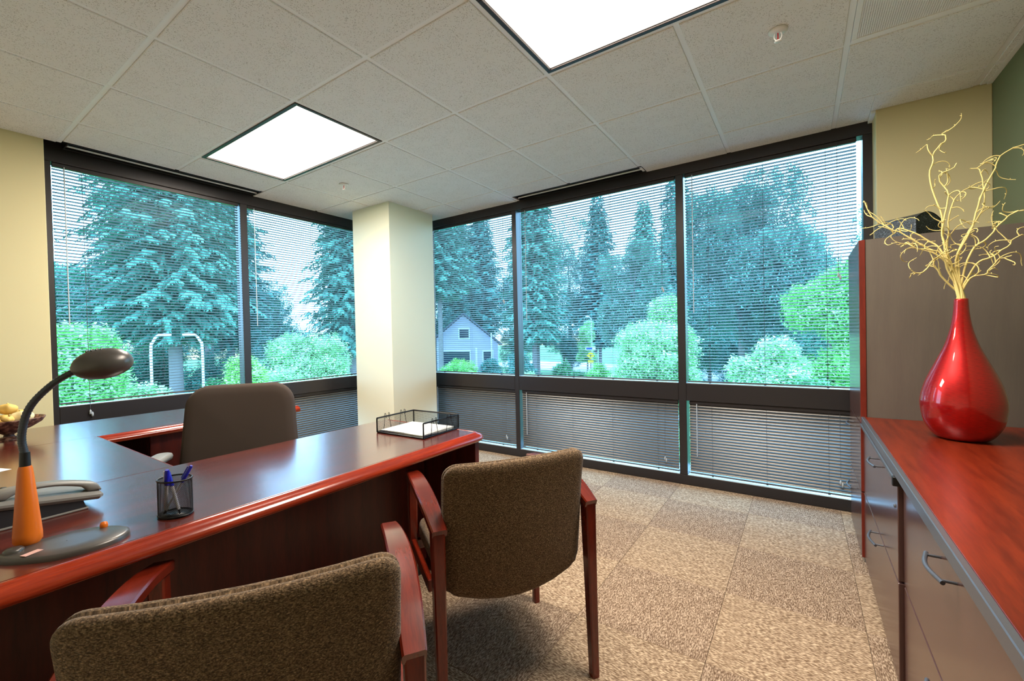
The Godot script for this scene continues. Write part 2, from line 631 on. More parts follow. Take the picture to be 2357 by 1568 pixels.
# ------------------------------------------------------------------ windows and blinds
func build_windows() -> void:
	var b := 0.10      # depth of the frame bars
	# left wall window: bays along z
	var w := struct("window_1")
	for e in [["header", -1.70, 1.285, 2.395, 2.62], ["bottom_rail", -1.70, 1.285, 0.0, 0.075]]:
		box(e[0], "bronze", w, Vector3(XL - b, e[3], e[1]), Vector3(XL, e[4], e[2]), 0.003)
	for e in [[1.235, 1.285], [0.04, 0.097], [-1.70, -1.60]]:
		box("mullion", "bronze", w, Vector3(XL - b, 0.075, e[0]), Vector3(XL, 2.395, e[1]), 0.003)
	for e in [[0.097, 1.235], [-1.60, 0.04]]:
		box("sill_rail", "bronze", w, Vector3(XL - b, 0.665, e[0]), Vector3(XL, 0.785, e[1]), 0.003)
		box("pane", "glass", w, Vector3(XL - 0.075, 0.785, e[0]), Vector3(XL - 0.069, 2.395, e[1]), 0.0)
		box("pane", "glass", w, Vector3(XL - 0.075, 0.075, e[0]), Vector3(XL - 0.069, 0.665, e[1]), 0.0)
	# right wall window: bays along x
	w = struct("window_2")
	for e in [["header", XL, 2.024, 2.405, 2.62], ["bottom_rail", XL, 2.024, 0.0, 0.075]]:
		box(e[0], "bronze", w, Vector3(e[1], e[3], ZR - b), Vector3(e[2], e[4], ZR), 0.003)
	for e in [[XL, -1.83], [-0.697, -0.647], [0.84, 0.898], [1.974, 2.024]]:
		box("mullion", "bronze", w, Vector3(e[0], 0.075, ZR - b), Vector3(e[1], 2.405, ZR), 0.003)
	for e in [[-1.83, -0.697], [-0.647, 0.84], [0.898, 1.974]]:
		box("sill_rail", "bronze", w, Vector3(e[0], 0.655, ZR - b), Vector3(e[1], 0.79, ZR), 0.003)
		box("pane", "glass", w, Vector3(e[0], 0.79, ZR - 0.075), Vector3(e[1], 2.405, ZR - 0.069), 0.0)
		box("pane", "glass", w, Vector3(e[0], 0.075, ZR - 0.075), Vector3(e[1], 0.655, ZR - 0.069), 0.0)
	for e in [[0.097, 1.235], [-1.60, 0.04]]:
		for y in [0.075, 0.785]:
			box("sill_cap", "ledge", window_of("window_1"), Vector3(XL - 0.068, y, e[0] + 0.001), Vector3(XL - 0.001, y + 0.003, e[1] - 0.001), 0.0008)
	for e in [[-1.83, -0.697], [-0.647, 0.84], [0.898, 1.974]]:
		for y in [0.075, 0.79]:
			box("sill_cap", "ledge", w, Vector3(e[0] + 0.001, y, ZR - 0.068), Vector3(e[1] - 0.001, y + 0.003, ZR - 0.001), 0.0008)
	# solid storey edges outside, above and below the glass
	var sp := struct("trim_1")
	box("ledge", "ledge", sp, Vector3(XL - 0.45, -0.05, -2.05), Vector3(XL - 0.101, 0.03, 1.28), 0.004)
	box("ledge", "ledge", sp, Vector3(XL - 0.10, -0.05, ZR - 0.45), Vector3(2.30, 0.03, ZR - 0.101), 0.004)
	box("fascia", "slab", sp, Vector3(-2.62, 2.62, -1.9), Vector3(-2.5, 2.75, 1.28), 0.0)
	var head := 2.393
	# [wall, from, to, bottom, top, tilt, label]
	var up := "open slatted blind over "
	var dn := "nearly closed slatted blind under "
	var L := [
		["L", 0.105, 1.228, 0.80, 2.3945, -8.0, up + "the window beside the yellow wall, behind the desk lamp"],
		["L", -1.58, 0.033, 0.80, 2.3945, -8.0, up + "the window left of the cream column, beyond the swivel chair"],
		["L", -1.58, 0.033, 0.10, 0.664, 44.0, dn + "the window rail left of the column, behind the swivel chair"],
		["L", 0.105, 1.228, 0.10, 0.664, 44.0, dn + "the window rail, hidden behind the wall credenza"],
		["R", -1.80, -0.705, 0.80, 2.4045, -8.0, up + "the narrow window right of the column, showing the gabled house"],
		["R", -0.60, 0.832, 0.80, 2.4045, -8.0, up + "the middle window, through which the road sign shows"],
		["R", 0.906, 1.945, 0.80, 2.4045, -8.0, up + "the window beside the tall cabinet"],
		["R", -1.80, -0.705, 0.09, 0.654, 46.0, dn + "the narrow window next to the column"],
		["R", -0.625, 0.832, 0.09, 0.654, 43.0, dn + "the middle window, behind the tweed armchair"],
		["R", 0.915, 1.945, 0.09, 0.654, 43.0, dn + "the window beside the tall cabinet"],
	]
	for e in L:
		blind(e[0], e[1], e[2], e[3], e[4], e[5], e[6])

func window_of(n: String) -> Node:
	return get_node(n)

func blind(wall: String, a: float, z: float, y0: float, y1: float, tilt: float, label: String) -> void:
	var length := z - a
	var mid := (a + z) / 2
	# local frame: x along the blind, +z towards the room
	var t: Node3D
	if wall == "R":
		t = thing("window_blind", label, "blind", Vector3(mid, y0, ZR - 0.026), 0.0, "horizontal window blinds")
	else:
		t = thing("window_blind", label, "blind", Vector3(XL - 0.026, y0, mid), PI / 2, "horizontal window blinds")
	var h := y1 - y0
	box("headrail", "bronze", t, Vector3(-length / 2, h - 0.028, -0.013), Vector3(length / 2, h, 0.013), 0.002)
	box("bottom_rail", "slat", t, Vector3(-length / 2, 0.0, -0.012), Vector3(length / 2, 0.010, 0.012), 0.002)
	# one curved slat
	var st := S()
	var rings := []
	for s in [-1.0, 1.0]:
		var ring := PackedVector3Array()
		for k in 5:
			var u := (k - 2) / 2.0
			ring.append(Vector3(s * length / 2, 0.0034 * (1.0 - u * u), u * 0.0135))
		for k in 5:
			var u := (2 - k) / 2.0
			ring.append(Vector3(s * length / 2, 0.0034 * (1.0 - u * u) - 0.0009, u * 0.0135))
		rings.append(ring)
	for j in 10:
		st.set_smooth_group(1 if j < 4 else 2)
		var k := (j + 1) % 10
		var m3: Vector3 = (rings[0][j] + rings[1][k]) * 0.5
		var from := m3 + Vector3(0, -1 if j < 4 else 1, 0)
		if j == 4 or j == 9:
			from = Vector3(0, m3.y, 0)
		quad(st, rings[0][j], rings[0][k], rings[1][k], rings[1][j], from)
	st.generate_normals()
	var slat := st.commit()
	var y := 0.028
	while y < h - 0.034:
		var o := inst(slat, "slat", "slat", t, Vector3(0, y, 0))
		o.rotation.x = deg_to_rad(tilt)
		y += 0.0218
	# ladder cords and the black plugs under the bottom rail
	var n := 4 if length > 1.3 else 3
	for k in n:
		var x := -length / 2 + 0.16 + (length - 0.32) * k / (n - 1)
		st = S()
		for s in [-1.0, 1.0]:
			tube(st, [Vector3(x, 0.008, s * 0.0135), Vector3(x, h - 0.02, s * 0.0135)], 0.0007, 4, false)
		fin(st, "ladder_cord", "cord", t)
		box("cord_plug", "black", t, Vector3(x - 0.007, -0.004, -0.006), Vector3(x + 0.007, 0.0005, 0.013), 0.001)
	# tilt wand at one side, lift cord with tassel at the other
	st = S()
	var wand := minf(h * 0.72, 1.05) if h > 1.0 else h * 0.72
	tube(st, [Vector3(-length / 2 + 0.055, h - 0.02, 0.018), Vector3(-length / 2 + 0.055, h - 0.02 - wand, 0.022)], 0.0035, 6)
	fin(st, "tilt_wand", "clear_wand", t)
	st = S()
	var cl := minf(h * 0.8, 0.85)
	var cx := length / 2 - 0.10
	if wall == "L" and a > 0.0 and h > 1.0:
		cx = -length / 2 + 0.138
		cl = h + 0.05
	tube(st, [Vector3(cx, h - 0.02, 0.017), Vector3(cx, h - 0.3, 0.034), Vector3(cx, h - cl, 0.036)], 0.0014 if h > 1.0 else 0.0009, 5)
	var cordo := fin(st, "lift_cord", "cord", t)
	for q in [[0.0, 0.0], [0.010, -0.016]]:
		st = S()
		lathe(st, [Vector2(0.0006, 0.0), Vector2(0.0055, -0.008), Vector2(0.0065, -0.030), Vector2(0.0006, -0.033)], 8, Vector3(cx + q[0], h - cl + q[1], 0.036))
		fin(st, "tassel", "clear_wand", cordo)

# ------------------------------------------------------------------ desks
func molding_prof() -> Array:
	return [Vector2(0, 0), Vector2(0.008, 0.0015), Vector2(0.016, 0.0), Vector2(0.019, -0.003), Vector2(0.030, -0.006), Vector2(0.040, -0.012), Vector2(0.046, -0.020), Vector2(0.047, -0.028), Vector2(0.043, -0.036), Vector2(0.034, -0.041), Vector2(0.0, -0.042)]

func molding(parent: Node, path: Array, outs: Array, y: float) -> void:
	# sweep of the edge profile: path points with their outward directions
	var st := S()
	var rings := []
	for i in path.size():
		var ring := PackedVector3Array()
		for p in molding_prof():
			ring.append(path[i] + outs[i] * p.x + Vector3(0, y + p.y, 0))
		rings.append(ring)
	loft(st, rings, false, true)
	fin(st, "edge_molding", "molding", parent)

func build_desks() -> void:
	# main desk: long side towards the visitors (+x)
	var x0 := -0.285
	var x1 := 0.352
	var z0 := 0.325
	var z1 := 2.02
	var d := thing("executive_desk", "reddish mahogany executive desk with rounded front molding and recessed front panel", "desk")
	box("desktop", "desk_top_z", d, Vector3(x0, DESK - 0.032, z0), Vector3(x1, DESK, z1), 0.0015)
	var path := []
	var outs := []
	path.append(Vector3(x0 + 0.02, 0, z0)); outs.append(Vector3(0, 0, -1))
	path.append(Vector3(x1 - 0.012, 0, z0)); outs.append(Vector3(0, 0, -1))
	for k in range(1, 8):
		var a := PI / 2 * k / 8.0
		outs.append(Vector3(sin(a), 0, -cos(a)))
		path.append(Vector3(x1 - 0.012, 0, z0 + 0.012) + outs[-1] * 0.012)
	path.append(Vector3(x1, 0, z0 + 0.012)); outs.append(Vector3(1, 0, 0))
	path.append(Vector3(x1, 0, z1)); outs.append(Vector3(1, 0, 0))
	molding(d, path, outs, DESK)
	box("front_panel", "panel", d, Vector3(0.02, 0.07, z0 + 0.03), Vector3(0.045, DESK - 0.032, z1 - 0.03), 0.001)
	box("plinth", "black", d, Vector3(0.022, 0.0, z0 + 0.032), Vector3(0.042, 0.07, z1 - 0.03), 0.001)
	for z in [z0 - 0.01, z1 - 0.03]:
		box("end_panel", "panel", d, Vector3(x0 + 0.03, 0.0, z), Vector3(x1 + 0.018, DESK - 0.032, z + 0.028), 0.0015)
	var drawers := box("pedestal", "panel", d, Vector3(x0 + 0.05, 0.05, z0 + 0.03), Vector3(0.02, DESK - 0.034, z0 + 0.44), 0.002)
	for k in 3:
		var dr := box("drawer_front", "panel", drawers, Vector3(-0.145, 0.325 - 0.22 * k - 0.21, -0.20), Vector3(-0.128, 0.325 - 0.22 * k, 0.20), 0.003)
		var st := S()
		tube(st, bez([Vector3(-0.008, 0, -0.05), Vector3(-0.03, 0, -0.045), Vector3(-0.034, 0, 0), Vector3(-0.03, 0, 0.045), Vector3(-0.008, 0, 0.05)], 4), 0.004, 6)
		fin(st, "drawer_pull", "steel_grey", dr)
	# bridge between desk and credenza
	var br := thing("desk_bridge", "mahogany bridge top joining the desk to the credenza, telephone and bowl side", "desk bridge")
	box("bridge_top", "desk_top_x", br, Vector3(-1.252, DESK - 0.032, 1.30), Vector3(x0 - 0.001, DESK, 2.02), 0.0015)
	box("front_edge", "red_edge", br, Vector3(-1.252, DESK - 0.034, 1.296), Vector3(x0 - 0.001, DESK - 0.001, 1.2998), 0.0005)
	box("modesty_panel", "panel", br, Vector3(-1.252, 0.25, 1.94), Vector3(x0 - 0.002, DESK - 0.033, 1.96), 0.001)
	# credenza under the left window
	var cr := thing("wall_credenza", "mahogany credenza with rounded edge molding standing under the left window", "credenza")
	box("credenza_top", "desk_top_z", cr, Vector3(-1.88, DESK - 0.032, 0.30), Vector3(-1.2525, DESK, 2.02), 0.0015)
	molding(cr, [Vector3(-1.2525, 0, 0.285), Vector3(-1.2525, 0, 1.295)], [Vector3(1, 0, 0), Vector3(1, 0, 0)], DESK)
	box("end_panel", "panel", cr, Vector3(-1.87, 0, 0.302), Vector3(-1.23, DESK - 0.032, 0.328), 0.0015)
	box("end_panel", "panel", cr, Vector3(-1.87, 0, 1.99), Vector3(-1.26, DESK - 0.032, 2.015), 0.0015)
	box("back_panel", "panel", cr, Vector3(-1.87, 0.05, 0.33), Vector3(-1.85, DESK - 0.033, 1.99), 0.001)
	var cab := box("cabinet_body", "panel", cr, Vector3(-1.84, 0.04, 0.33), Vector3(-1.30, DESK - 0.034, 1.09), 0.002)
	for k in 2:
		var dz := -0.375 + 0.38 * k
		var door := box("door", "panel", cab, Vector3(0.272, -0.32, dz), Vector3(0.29, 0.325, dz + 0.37), 0.003)
		var st := S()
		tube(st, [Vector3(0.009, -0.03, 0.14 - 0.28 * k), Vector3(0.03, -0.03, 0.14 - 0.28 * k), Vector3(0.03, 0.06, 0.14 - 0.28 * k), Vector3(0.009, 0.06, 0.14 - 0.28 * k)], 0.004, 6)
		fin(st, "door_pull", "steel_grey", door)

# ------------------------------------------------------------------ right-hand cabinets
func pull(parent: Node, c: Vector3, half := 0.062) -> void:
	# bow handle on a face looking towards -x, with two posts
	var st := S()
	tube(st, bez([c + Vector3(-0.024, 0, -half - 0.012), c + Vector3(-0.034, 0, -half * 0.5), c + Vector3(-0.037, 0, 0), c + Vector3(-0.034, 0, half * 0.5), c + Vector3(-0.024, 0, half + 0.012)], 5), 0.0048, 8)
	var o := fin(st, "handle", "steel_grey", parent)
	for s in [-1, 1]:
		st = S()
		tube(st, [c + Vector3(-0.029, 0, s * half), c + Vector3(0.0, 0, s * half)], 0.0034, 8)
		fin(st, "post", "steel_grey", o)

func build_side_cabinets() -> void:
	# worktop
	var w := thing("cabinet_worktop", "long red wood worktop with grey edge band carrying the red vase", "worktop")
	box("board", "counter", w, Vector3(1.903, 0.712, -0.868), Vector3(XW - 0.004, 0.744, 2.30), 0.001)
	box("edge_band", "steel_grey", w, Vector3(1.888, 0.712, -0.868), Vector3(1.9028, 0.745, 2.30), 0.002)
	# three two-drawer units
	var units := [[-0.868, 0.070, 1.896, "two-drawer grey-brown filing unit standing next to the tall cabinet"], [0.078, 1.02, 1.908, "two-drawer grey-brown filing unit following the unit with the grey top rail"], [1.024, 1.98, 1.908, "two-drawer grey-brown filing unit at the end of the worktop"]]
	for k in 3:
		var u: Array = units[k]
		var t := thing("filing_unit", u[3], "filing cabinet", Vector3(0, 0, 0), 0.0, "filing units under the worktop")
		var xf: float = u[2]
		box("carcass", "side_laminate", t, Vector3(xf + 0.021, 0.05, u[0]), Vector3(XW - 0.01, 0.711, u[1]), 0.001)
		box("toe_kick", "black", t, Vector3(xf + 0.05, 0.0, u[0] + 0.01), Vector3(XW - 0.02, 0.05, u[1] - 0.01), 0.001)
		if k == 0:
			box("top_rail", "steel_grey", t, Vector3(xf - 0.012, 0.695, u[0]), Vector3(xf + 0.02, 0.7105, u[1] - 0.012), 0.002)
			box("rail_cap", "black", t, Vector3(xf - 0.014, 0.680, u[1] - 0.012), Vector3(xf + 0.02, 0.7105, u[1] + 0.006), 0.002)
		for e in [[0.368, 0.692, 0.66], [0.03, 0.362, 0.345]]:
			var dr := box("drawer", "front_laminate", t, Vector3(xf, e[0], u[0] + 0.003), Vector3(xf + 0.02, e[1], u[1] - 0.006), 0.002)
			var hz: float = [-0.315, 0.59, 1.5][k]
			pull(dr, Vector3(xf, (0.668 if e[0] > 0.2 else 0.362), hz) - dr.position - Vector3(0, 0.012, 0))
			if e[0] > 0.2 and k == 0:
				var st := S()
				lathe(st, [Vector2(0.0006, 0.004), Vector2(0.006, 0.003), Vector2(0.007, 0.0)], 10)
				var lk := fin(st, "lock", "steel_grey", dr)
				lk.rotation.z = PI / 2
				lk.position = Vector3(xf - 0.0005, 0.60, u[1] - 0.05) - dr.position
	# tall storage cabinet by the window
	var t2 := thing("tall_cabinet", "tall grey-brown cabinet with glossy doors standing between the window and the worktop", "cabinet")
	box("carcass", "side_laminate", t2, Vector3(1.912, 0.0, -1.445), Vector3(XW - 0.004, 1.632, -0.872), 0.0015)
	var e1 := [["upper_door", 0.712, 1.632], ["drawer", 0.365, 0.706], ["drawer", 0.03, 0.359]]
	for e in e1:
		var dr := box(e[0], "front_laminate", t2, Vector3(1.886, e[1], -1.446), Vector3(1.9105, e[2], -0.877), 0.0015)
		box("edge_strip", "red_edge", dr, Vector3(1.8862, e[1] + 0.0005, -0.8769) - dr.position, Vector3(1.9105, e[2] - 0.0005, -0.868) - dr.position, 0.0005)
		if e[0] == "drawer":
			pull(dr, Vector3(1.886, e[2] - 0.05, -1.16) - dr.position)
	for y in [0.555, 0.40]:
		box("hinge", "brass", t2, Vector3(1.9106, y, -0.8718), Vector3(1.9119, y + 0.09, -0.8685), 0.0003)
	# damask box lying on the tall cabinet
	var bx := thing("storage_box", "black damask patterned box with arched lid on the tall cabinet", "box", Vector3(2.097, 1.632, -1.077), deg_to_rad(48.7))
	var st := S()
	var rings := []
	for q in [-0.095, 0.095]:
		var ring := PackedVector3Array()
		ring.append(Vector3(-0.085, 0, q))
		ring.append(Vector3(0.085, 0, q))
		for k in 13:
			var u := 1.0 - k / 6.0
			ring.append(Vector3(0.085 * u, 0.092 + 0.034 * (1.0 - u * u), q))
		rings.append(ring)
	loft(st, rings, true, true)
	fin(st, "body", "damask", bx)
	st = S()
	for q in [-0.0955, 0.0955]:
		var pts := []
		for k in 13:
			var u := 1.0 - k / 6.0
			pts.append(Vector3(0.085 * u, 0.092 + 0.034 * (1.0 - u * u), q))
		tube(st, pts, 0.0018, 5)
	fin(st, "lid_piping", "black", bx)

# ------------------------------------------------------------------ chairs
func rect_ring(c: Vector3, fwd: Vector3, side: Vector3, w: float, h: float, ch := 0.004) -> PackedVector3Array:
	# rectangle with cut corners, across the direction of a swept bar; w along side, h along the other
	var up := side.cross(fwd).normalized()
	var r := PackedVector3Array()
	for k in [[1, 1, 0], [1, 1, 1], [-1, 1, 1], [-1, 1, 0], [-1, -1, 0], [-1, -1, 1], [1, -1, 1], [1, -1, 0]]:
		var a: float = w / 2 - (0.0 if k[2] == 0 else ch)
		var b: float = h / 2 - (ch if k[2] == 0 else 0.0)
		r.append(c + side * k[0] * a + up * k[1] * b)
	return r

func bar(st: SurfaceTool, pts: Array, side: Vector3, ws: Array, hs: Array) -> void:
	var rings := []
	for i in pts.size():
		var d: Vector3 = (pts[mini(i + 1, pts.size() - 1)] - pts[maxi(i - 1, 0)]).normalized()
		rings.append(rect_ring(pts[i], d, side, ws[i], hs[i]))
	loft(st, rings, true, true)

func make_armchair(label: String, at: Vector3, turn: float) -> Node3D:
	# local: -z is the way the sitter looks, x to the right
	var t := thing("tweed_armchair", label, "chair", at, turn, "visitor armchairs in front of the desk")
	for s in [-1.0, 1.0]:
		var X := Vector3(1, 0, 0)
		var st := S()
		bar(st, [Vector3(s * 0.268, 0.0, 0.232), Vector3(s * 0.268, 0.30, 0.222), Vector3(s * 0.268, 0.611, 0.212)], X, [0.028, 0.034, 0.040], [0.030, 0.036, 0.046])
		fin(st, "rear_leg", "chair_wood", t)
		st = S()
		bar(st, [Vector3(s * 0.268, 0.0, -0.228), Vector3(s * 0.268, 0.30, -0.232), Vector3(s * 0.268, 0.646, -0.222)], X, [0.026, 0.030, 0.034], [0.028, 0.036, 0.044])
		fin(st, "front_leg", "chair_wood", t)
		st = S()
		var p := bez([Vector3(s * 0.266, 0.606, 0.236), Vector3(s * 0.270, 0.646, 0.13), Vector3(s * 0.272, 0.668, 0.0), Vector3(s * 0.270, 0.668, -0.13), Vector3(s * 0.266, 0.650, -0.246)], 6)
		var ws := []
		var hs := []
		for i in p.size():
			var u := float(i) / (p.size() - 1)
			ws.append(0.046 + 0.012 * sin(PI * u))
			hs.append(0.026)
		bar(st, p, X, ws, hs)
		fin(st, "armrest", "chair_wood", t)
		box("side_rail", "chair_wood", t, Vector3(s * 0.268 - 0.009, 0.358, -0.215), Vector3(s * 0.268 + 0.009, 0.400, 0.10), 0.003)
	box("front_rail", "chair_wood", t, Vector3(-0.255, 0.355, -0.236), Vector3(0.255, 0.392, -0.214), 0.003)
	box("rear_rail", "chair_wood", t, Vector3(-0.255, 0.372, 0.120), Vector3(0.255, 0.392, 0.140), 0.003)
	# seat cushion
	var st := S()
	pillow(st, round_rect(0.49, 0.47, 0.05), [[0.02, -0.038], [0.004, -0.030], [0.0, -0.012], [0.004, -0.006], [0.0, 0.0], [0.0, 0.022], [0.006, 0.034], [0.02, 0.040]], func(x, y, z): return Vector3(x, 0.425 + z, y - 0.03), 0.012)
	fin(st, "seat", "tweed", t)
	# curved upholstered back with a welt round its edge, leaning back a little
	st = S()
	var ol := round_rect(0.492, 0.415, 0.045, 6, 0.05)
	var prof := [[0.022, -0.034], [0.008, -0.030], [0.001, -0.020], [0.0, -0.009], [0.0065, -0.006], [0.0065, -0.003], [0.0, 0.001], [0.0, 0.008], [0.004, 0.014], [0.014, 0.020], [0.03, 0.023]]
	pillow(st, ol, prof, func(x, y, z):
		var yy: float = y + 0.595
		return Vector3(x * (1.0 + 0.04 * (yy - 0.6)), yy, 0.200 + z + (yy - 0.40) * 0.11 - 0.55 * x * x + 0.5 * maxf(0.0, yy - 0.66) * (yy - 0.66)), 0.006)
	fin(st, "backrest", "tweed", t)
	return t

func build_chairs() -> void:
	make_armchair("brown tweed armchair with reddish wood arms on the open carpet, its legs in view", Vector3(0.690, 0, 0.624), deg_to_rad(56.9))
	make_armchair("brown tweed armchair in front of the desk lamp, only backrest and arms in view", Vector3(0.70, 0, 1.445), deg_to_rad(55.2))
	# swivel chair behind the desk, facing the visitors
	var t := thing("swivel_chair", "dark brown fabric swivel chair with grey armrests behind the desk", "chair", Vector3(-0.545, 0, 1.0), deg_to_rad(-127))
	var st := S()
	pillow(st, round_rect(0.50, 0.50, 0.11, 8), [[0.03, -0.045], [0.006, -0.035], [0.0, -0.010], [0.0, 0.012], [0.008, 0.03], [0.035, 0.04]], func(x, y, z): return Vector3(x, 0.46 + z, y), 0.012)
	fin(st, "seat", "chair_fabric", t)
	st = S()
	pillow(st, round_rect(0.50, 0.52, 0.10, 8), [[0.05, -0.036], [0.016, -0.030], [0.002, -0.014], [0.0, 0.0], [0.002, 0.012], [0.016, 0.024], [0.05, 0.030]], func(x, y, z):
		var yy: float = y + 0.715
		return Vector3(x * (1.06 - 0.28 * (yy - 0.55)), yy, 0.20 + z + (yy - 0.5) * 0.12 - 0.30 * x * x), 0.016)
	fin(st, "backrest", "chair_fabric", t)
	for s in [-1.0, 1.0]:
		st = S()
		pillow(st, round_rect(0.075, 0.25, 0.034, 6), [[0.012, -0.016], [0.003, -0.012], [0.0, 0.0], [0.003, 0.010], [0.012, 0.014]], func(x, y, z): return Vector3(s * 0.29 + x, 0.672 + z, y + 0.0), 0.003)
		var pad := fin(st, "armrest", "armrest_grey", t)
		st = S()
		tube(st, bez([Vector3(s * 0.29, 0.66, 0.04), Vector3(s * 0.30, 0.56, 0.04), Vector3(s * 0.28, 0.45, 0.03), Vector3(s * 0.18, 0.41, 0.02)], 4), 0.016, 8)
		fin(st, "arm_post", "armrest_grey", pad)
	st = S()
	lathe(st, [Vector2(0.03, 0.09), Vector2(0.03, 0.25), Vector2(0.018, 0.26), Vector2(0.018, 0.40), Vector2(0.06, 0.41), Vector2(0.06, 0.425)], 16)
	fin(st, "gas_stem", "black", t)
	for k in 5:
		var a := TAU * k / 5.0 + 0.3
		var d := Vector3(cos(a), 0, sin(a))
		st = S()
		tube(st, [d * 0.02 + Vector3(0, 0.11, 0), d * 0.16 + Vector3(0, 0.10, 0), d * 0.30 + Vector3(0, 0.075, 0)], [0.028, 0.024, 0.016], 8)
		var leg := fin(st, "base_spoke", "black", t)
		st = S()
		tube(st, [d * 0.30 + d.cross(Vector3.UP) * 0.022 + Vector3(0, 0.028, 0), d * 0.30 - d.cross(Vector3.UP) * 0.022 + Vector3(0, 0.028, 0)], 0.0275, 14)
		fin(st, "caster", "black", leg)
	st = S()
	bar(st, [Vector3(0, 0.42, 0.10), Vector3(0, 0.42, 0.27), Vector3(0, 0.50, 0.285), Vector3(0, 0.66, 0.262)], Vector3.RIGHT, [0.07, 0.07, 0.07, 0.06], [0.012, 0.012, 0.012, 0.012])
	fin(st, "back_bracket", "black", t)

# ------------------------------------------------------------------ things on the desk
func build_desk_objects() -> void:
	build_lamp()
	build_phone()
	build_pen_cup()
	build_tray()
	build_bowl()
	var st := S()
	cbox(st, Vector3.ZERO, Vector3(0.216, 0.0006, 0.28), 0.0)
	var p := fin(st, "paper_sheet", "paper", self, Vector3(-0.84, DESK + 0.0004, 1.80))
	p.rotation.y = 0.35
	tag(p, "white sheet of paper lying on the bridge top between telephone and bowl", "paper")

func build_lamp() -> void:
	var t := thing("desk_lamp", "grey gooseneck desk lamp with orange cone stem on oval base", "lamp", Vector3(0.262, DESK, 1.672), 0.0)
	# oval base, long axis along the direction u
	var u := Vector3(0.40, 0, -0.917).normalized()
	var v := Vector3(0.917, 0, 0.40).normalized()
	var st := S()
	var rings := []
	for e in [[1.0, 0.0], [1.0, 0.006], [0.985, 0.010], [0.93, 0.0125], [0.5, 0.014], [0.01, 0.0145]]:
		var ring := PackedVector3Array()
		for k in 48:
			var a := TAU * k / 48
			var l := 0.108 * cos(a)
			var wd := 0.074 * sin(a) * (1.0 - 0.30 * clampf(-cos(a), 0.0, 1.0))
			ring.append(u * l * e[0] + v * wd * e[0] + Vector3(0, e[1], 0))
		rings.append(ring)
	loft(st, rings, false, false)
	var base := fin(st, "base", "lamp_grey", t)
	st = S()
	lathe(st, [Vector2(0.016, 0.010), Vector2(0.016, 0.017), Vector2(0.013, 0.020), Vector2(0.0006, 0.021)], 20, u * -0.082)
	fin(st, "knob", "lamp_grey", base)
	st = S()
	lathe(st, [Vector2(0.007, 0.012), Vector2(0.0078, 0.018), Vector2(0.006, 0.024), Vector2(0.0006, 0.026)], 16, u * 0.052 - v * 0.052)
	fin(st, "switch_button", "orange", base)
	st = S()
	cbox(st, u * -0.045 + v * 0.035 + Vector3(0, 0.0142, 0), Vector3(0.016, 0.0006, 0.030), 0.0, Basis(Vector3.UP, 0.41))
	fin(st, "sticker", "sticker", base)
	# cone
	var s0 := Vector3(0.197, 0.0, 1.722) - Vector3(0.262, 0, 1.672)
	st = S()
	lathe(st, [Vector2(0.0185, 0.012), Vector2(0.0235, 0.020), Vector2(0.0235, 0.035), Vector2(0.0185, 0.10), Vector2(0.012, 0.18), Vector2(0.010, 0.187)], 28, s0)
	fin(st, "stem", "orange", t)
	# neck
	var top := s0 + Vector3(0, 0.183, 0)
	var hd := Vector3(0.250, 1.147, 1.598) - Vector3(0.262, DESK, 1.672)
	st = S()
	tube(st, [top, top + Vector3(0.0, 0.035, 0.0)], [0.0095, 0.0085], 14)
	fin(st, "collar", "black", t)
	st = S()
	var axis := Vector3(0.35, 0.12, -0.93).normalized()
	var neck := bez([top + Vector3(0, 0.03, 0), top + Vector3(-0.002, 0.075, 0.003), top + Vector3(0.004, 0.135, -0.010), top + Vector3(0.02, 0.185, -0.045), hd - axis * 0.045 + Vector3(0, -0.004, 0)], 9)
	tube(st, neck, 0.0068, 14)
	# rings of the flexible tube
	for i in range(2, neck.size() - 1):
		var a: Vector3 = neck[i]
		var d: Vector3 = (neck[i + 1] - neck[i]).normalized()
		tube(st, [a - d * 0.0012, a + d * 0.0012], 0.0074, 14)
	fin(st, "gooseneck", "neck_grey", t)
	# head: flattened egg, vents on top
	st = S()
	var flat := axis
	flat.y = 0.0
	flat = flat.normalized()
	var sidev := flat.cross(Vector3.UP)
	rings = []
	for i in 19:
		var a := PI * i / 18.0
		var l := -cos(a)
		var r := maxf(sin(a), 0.02)
		var ring := PackedVector3Array()
		for k in 32:
			var b := TAU * k / 32
			var yy := sin(b) * 0.040 * r * (1.0 if sin(b) > 0.0 else 0.86)
			ring.append(hd + flat * l * 0.056 + sidev * cos(b) * 0.046 * pow(r, 0.85) + Vector3(0, yy + 0.006 * l, 0))
		rings.append(ring)
	loft(st, rings, false, true)
	var head := fin(st, "head", "lamp_grey", t)
	for k in 7:
		var a := flat * (-0.026 + 0.0085 * k)
		st = S()
		var pts := []
		for q in 7:
			var b := lerpf(-0.30, 0.42, q / 6.0)
			pts.append(hd + a + sidev * sin(b) * 0.045 + Vector3(0, cos(b) * 0.0392 * sqrt(maxf(0.05, 1.0 - pow((-0.026 + 0.0085 * k) / 0.056, 2.0))) + 0.0002, 0))
		tube(st, pts, 0.0016, 6)
		fin(st, "vent", "black", head)
	st = S()
	tube(st, [hd - axis * 0.052, hd - axis * 0.034], [0.011, 0.013], 16)
	fin(st, "socket", "black", head)

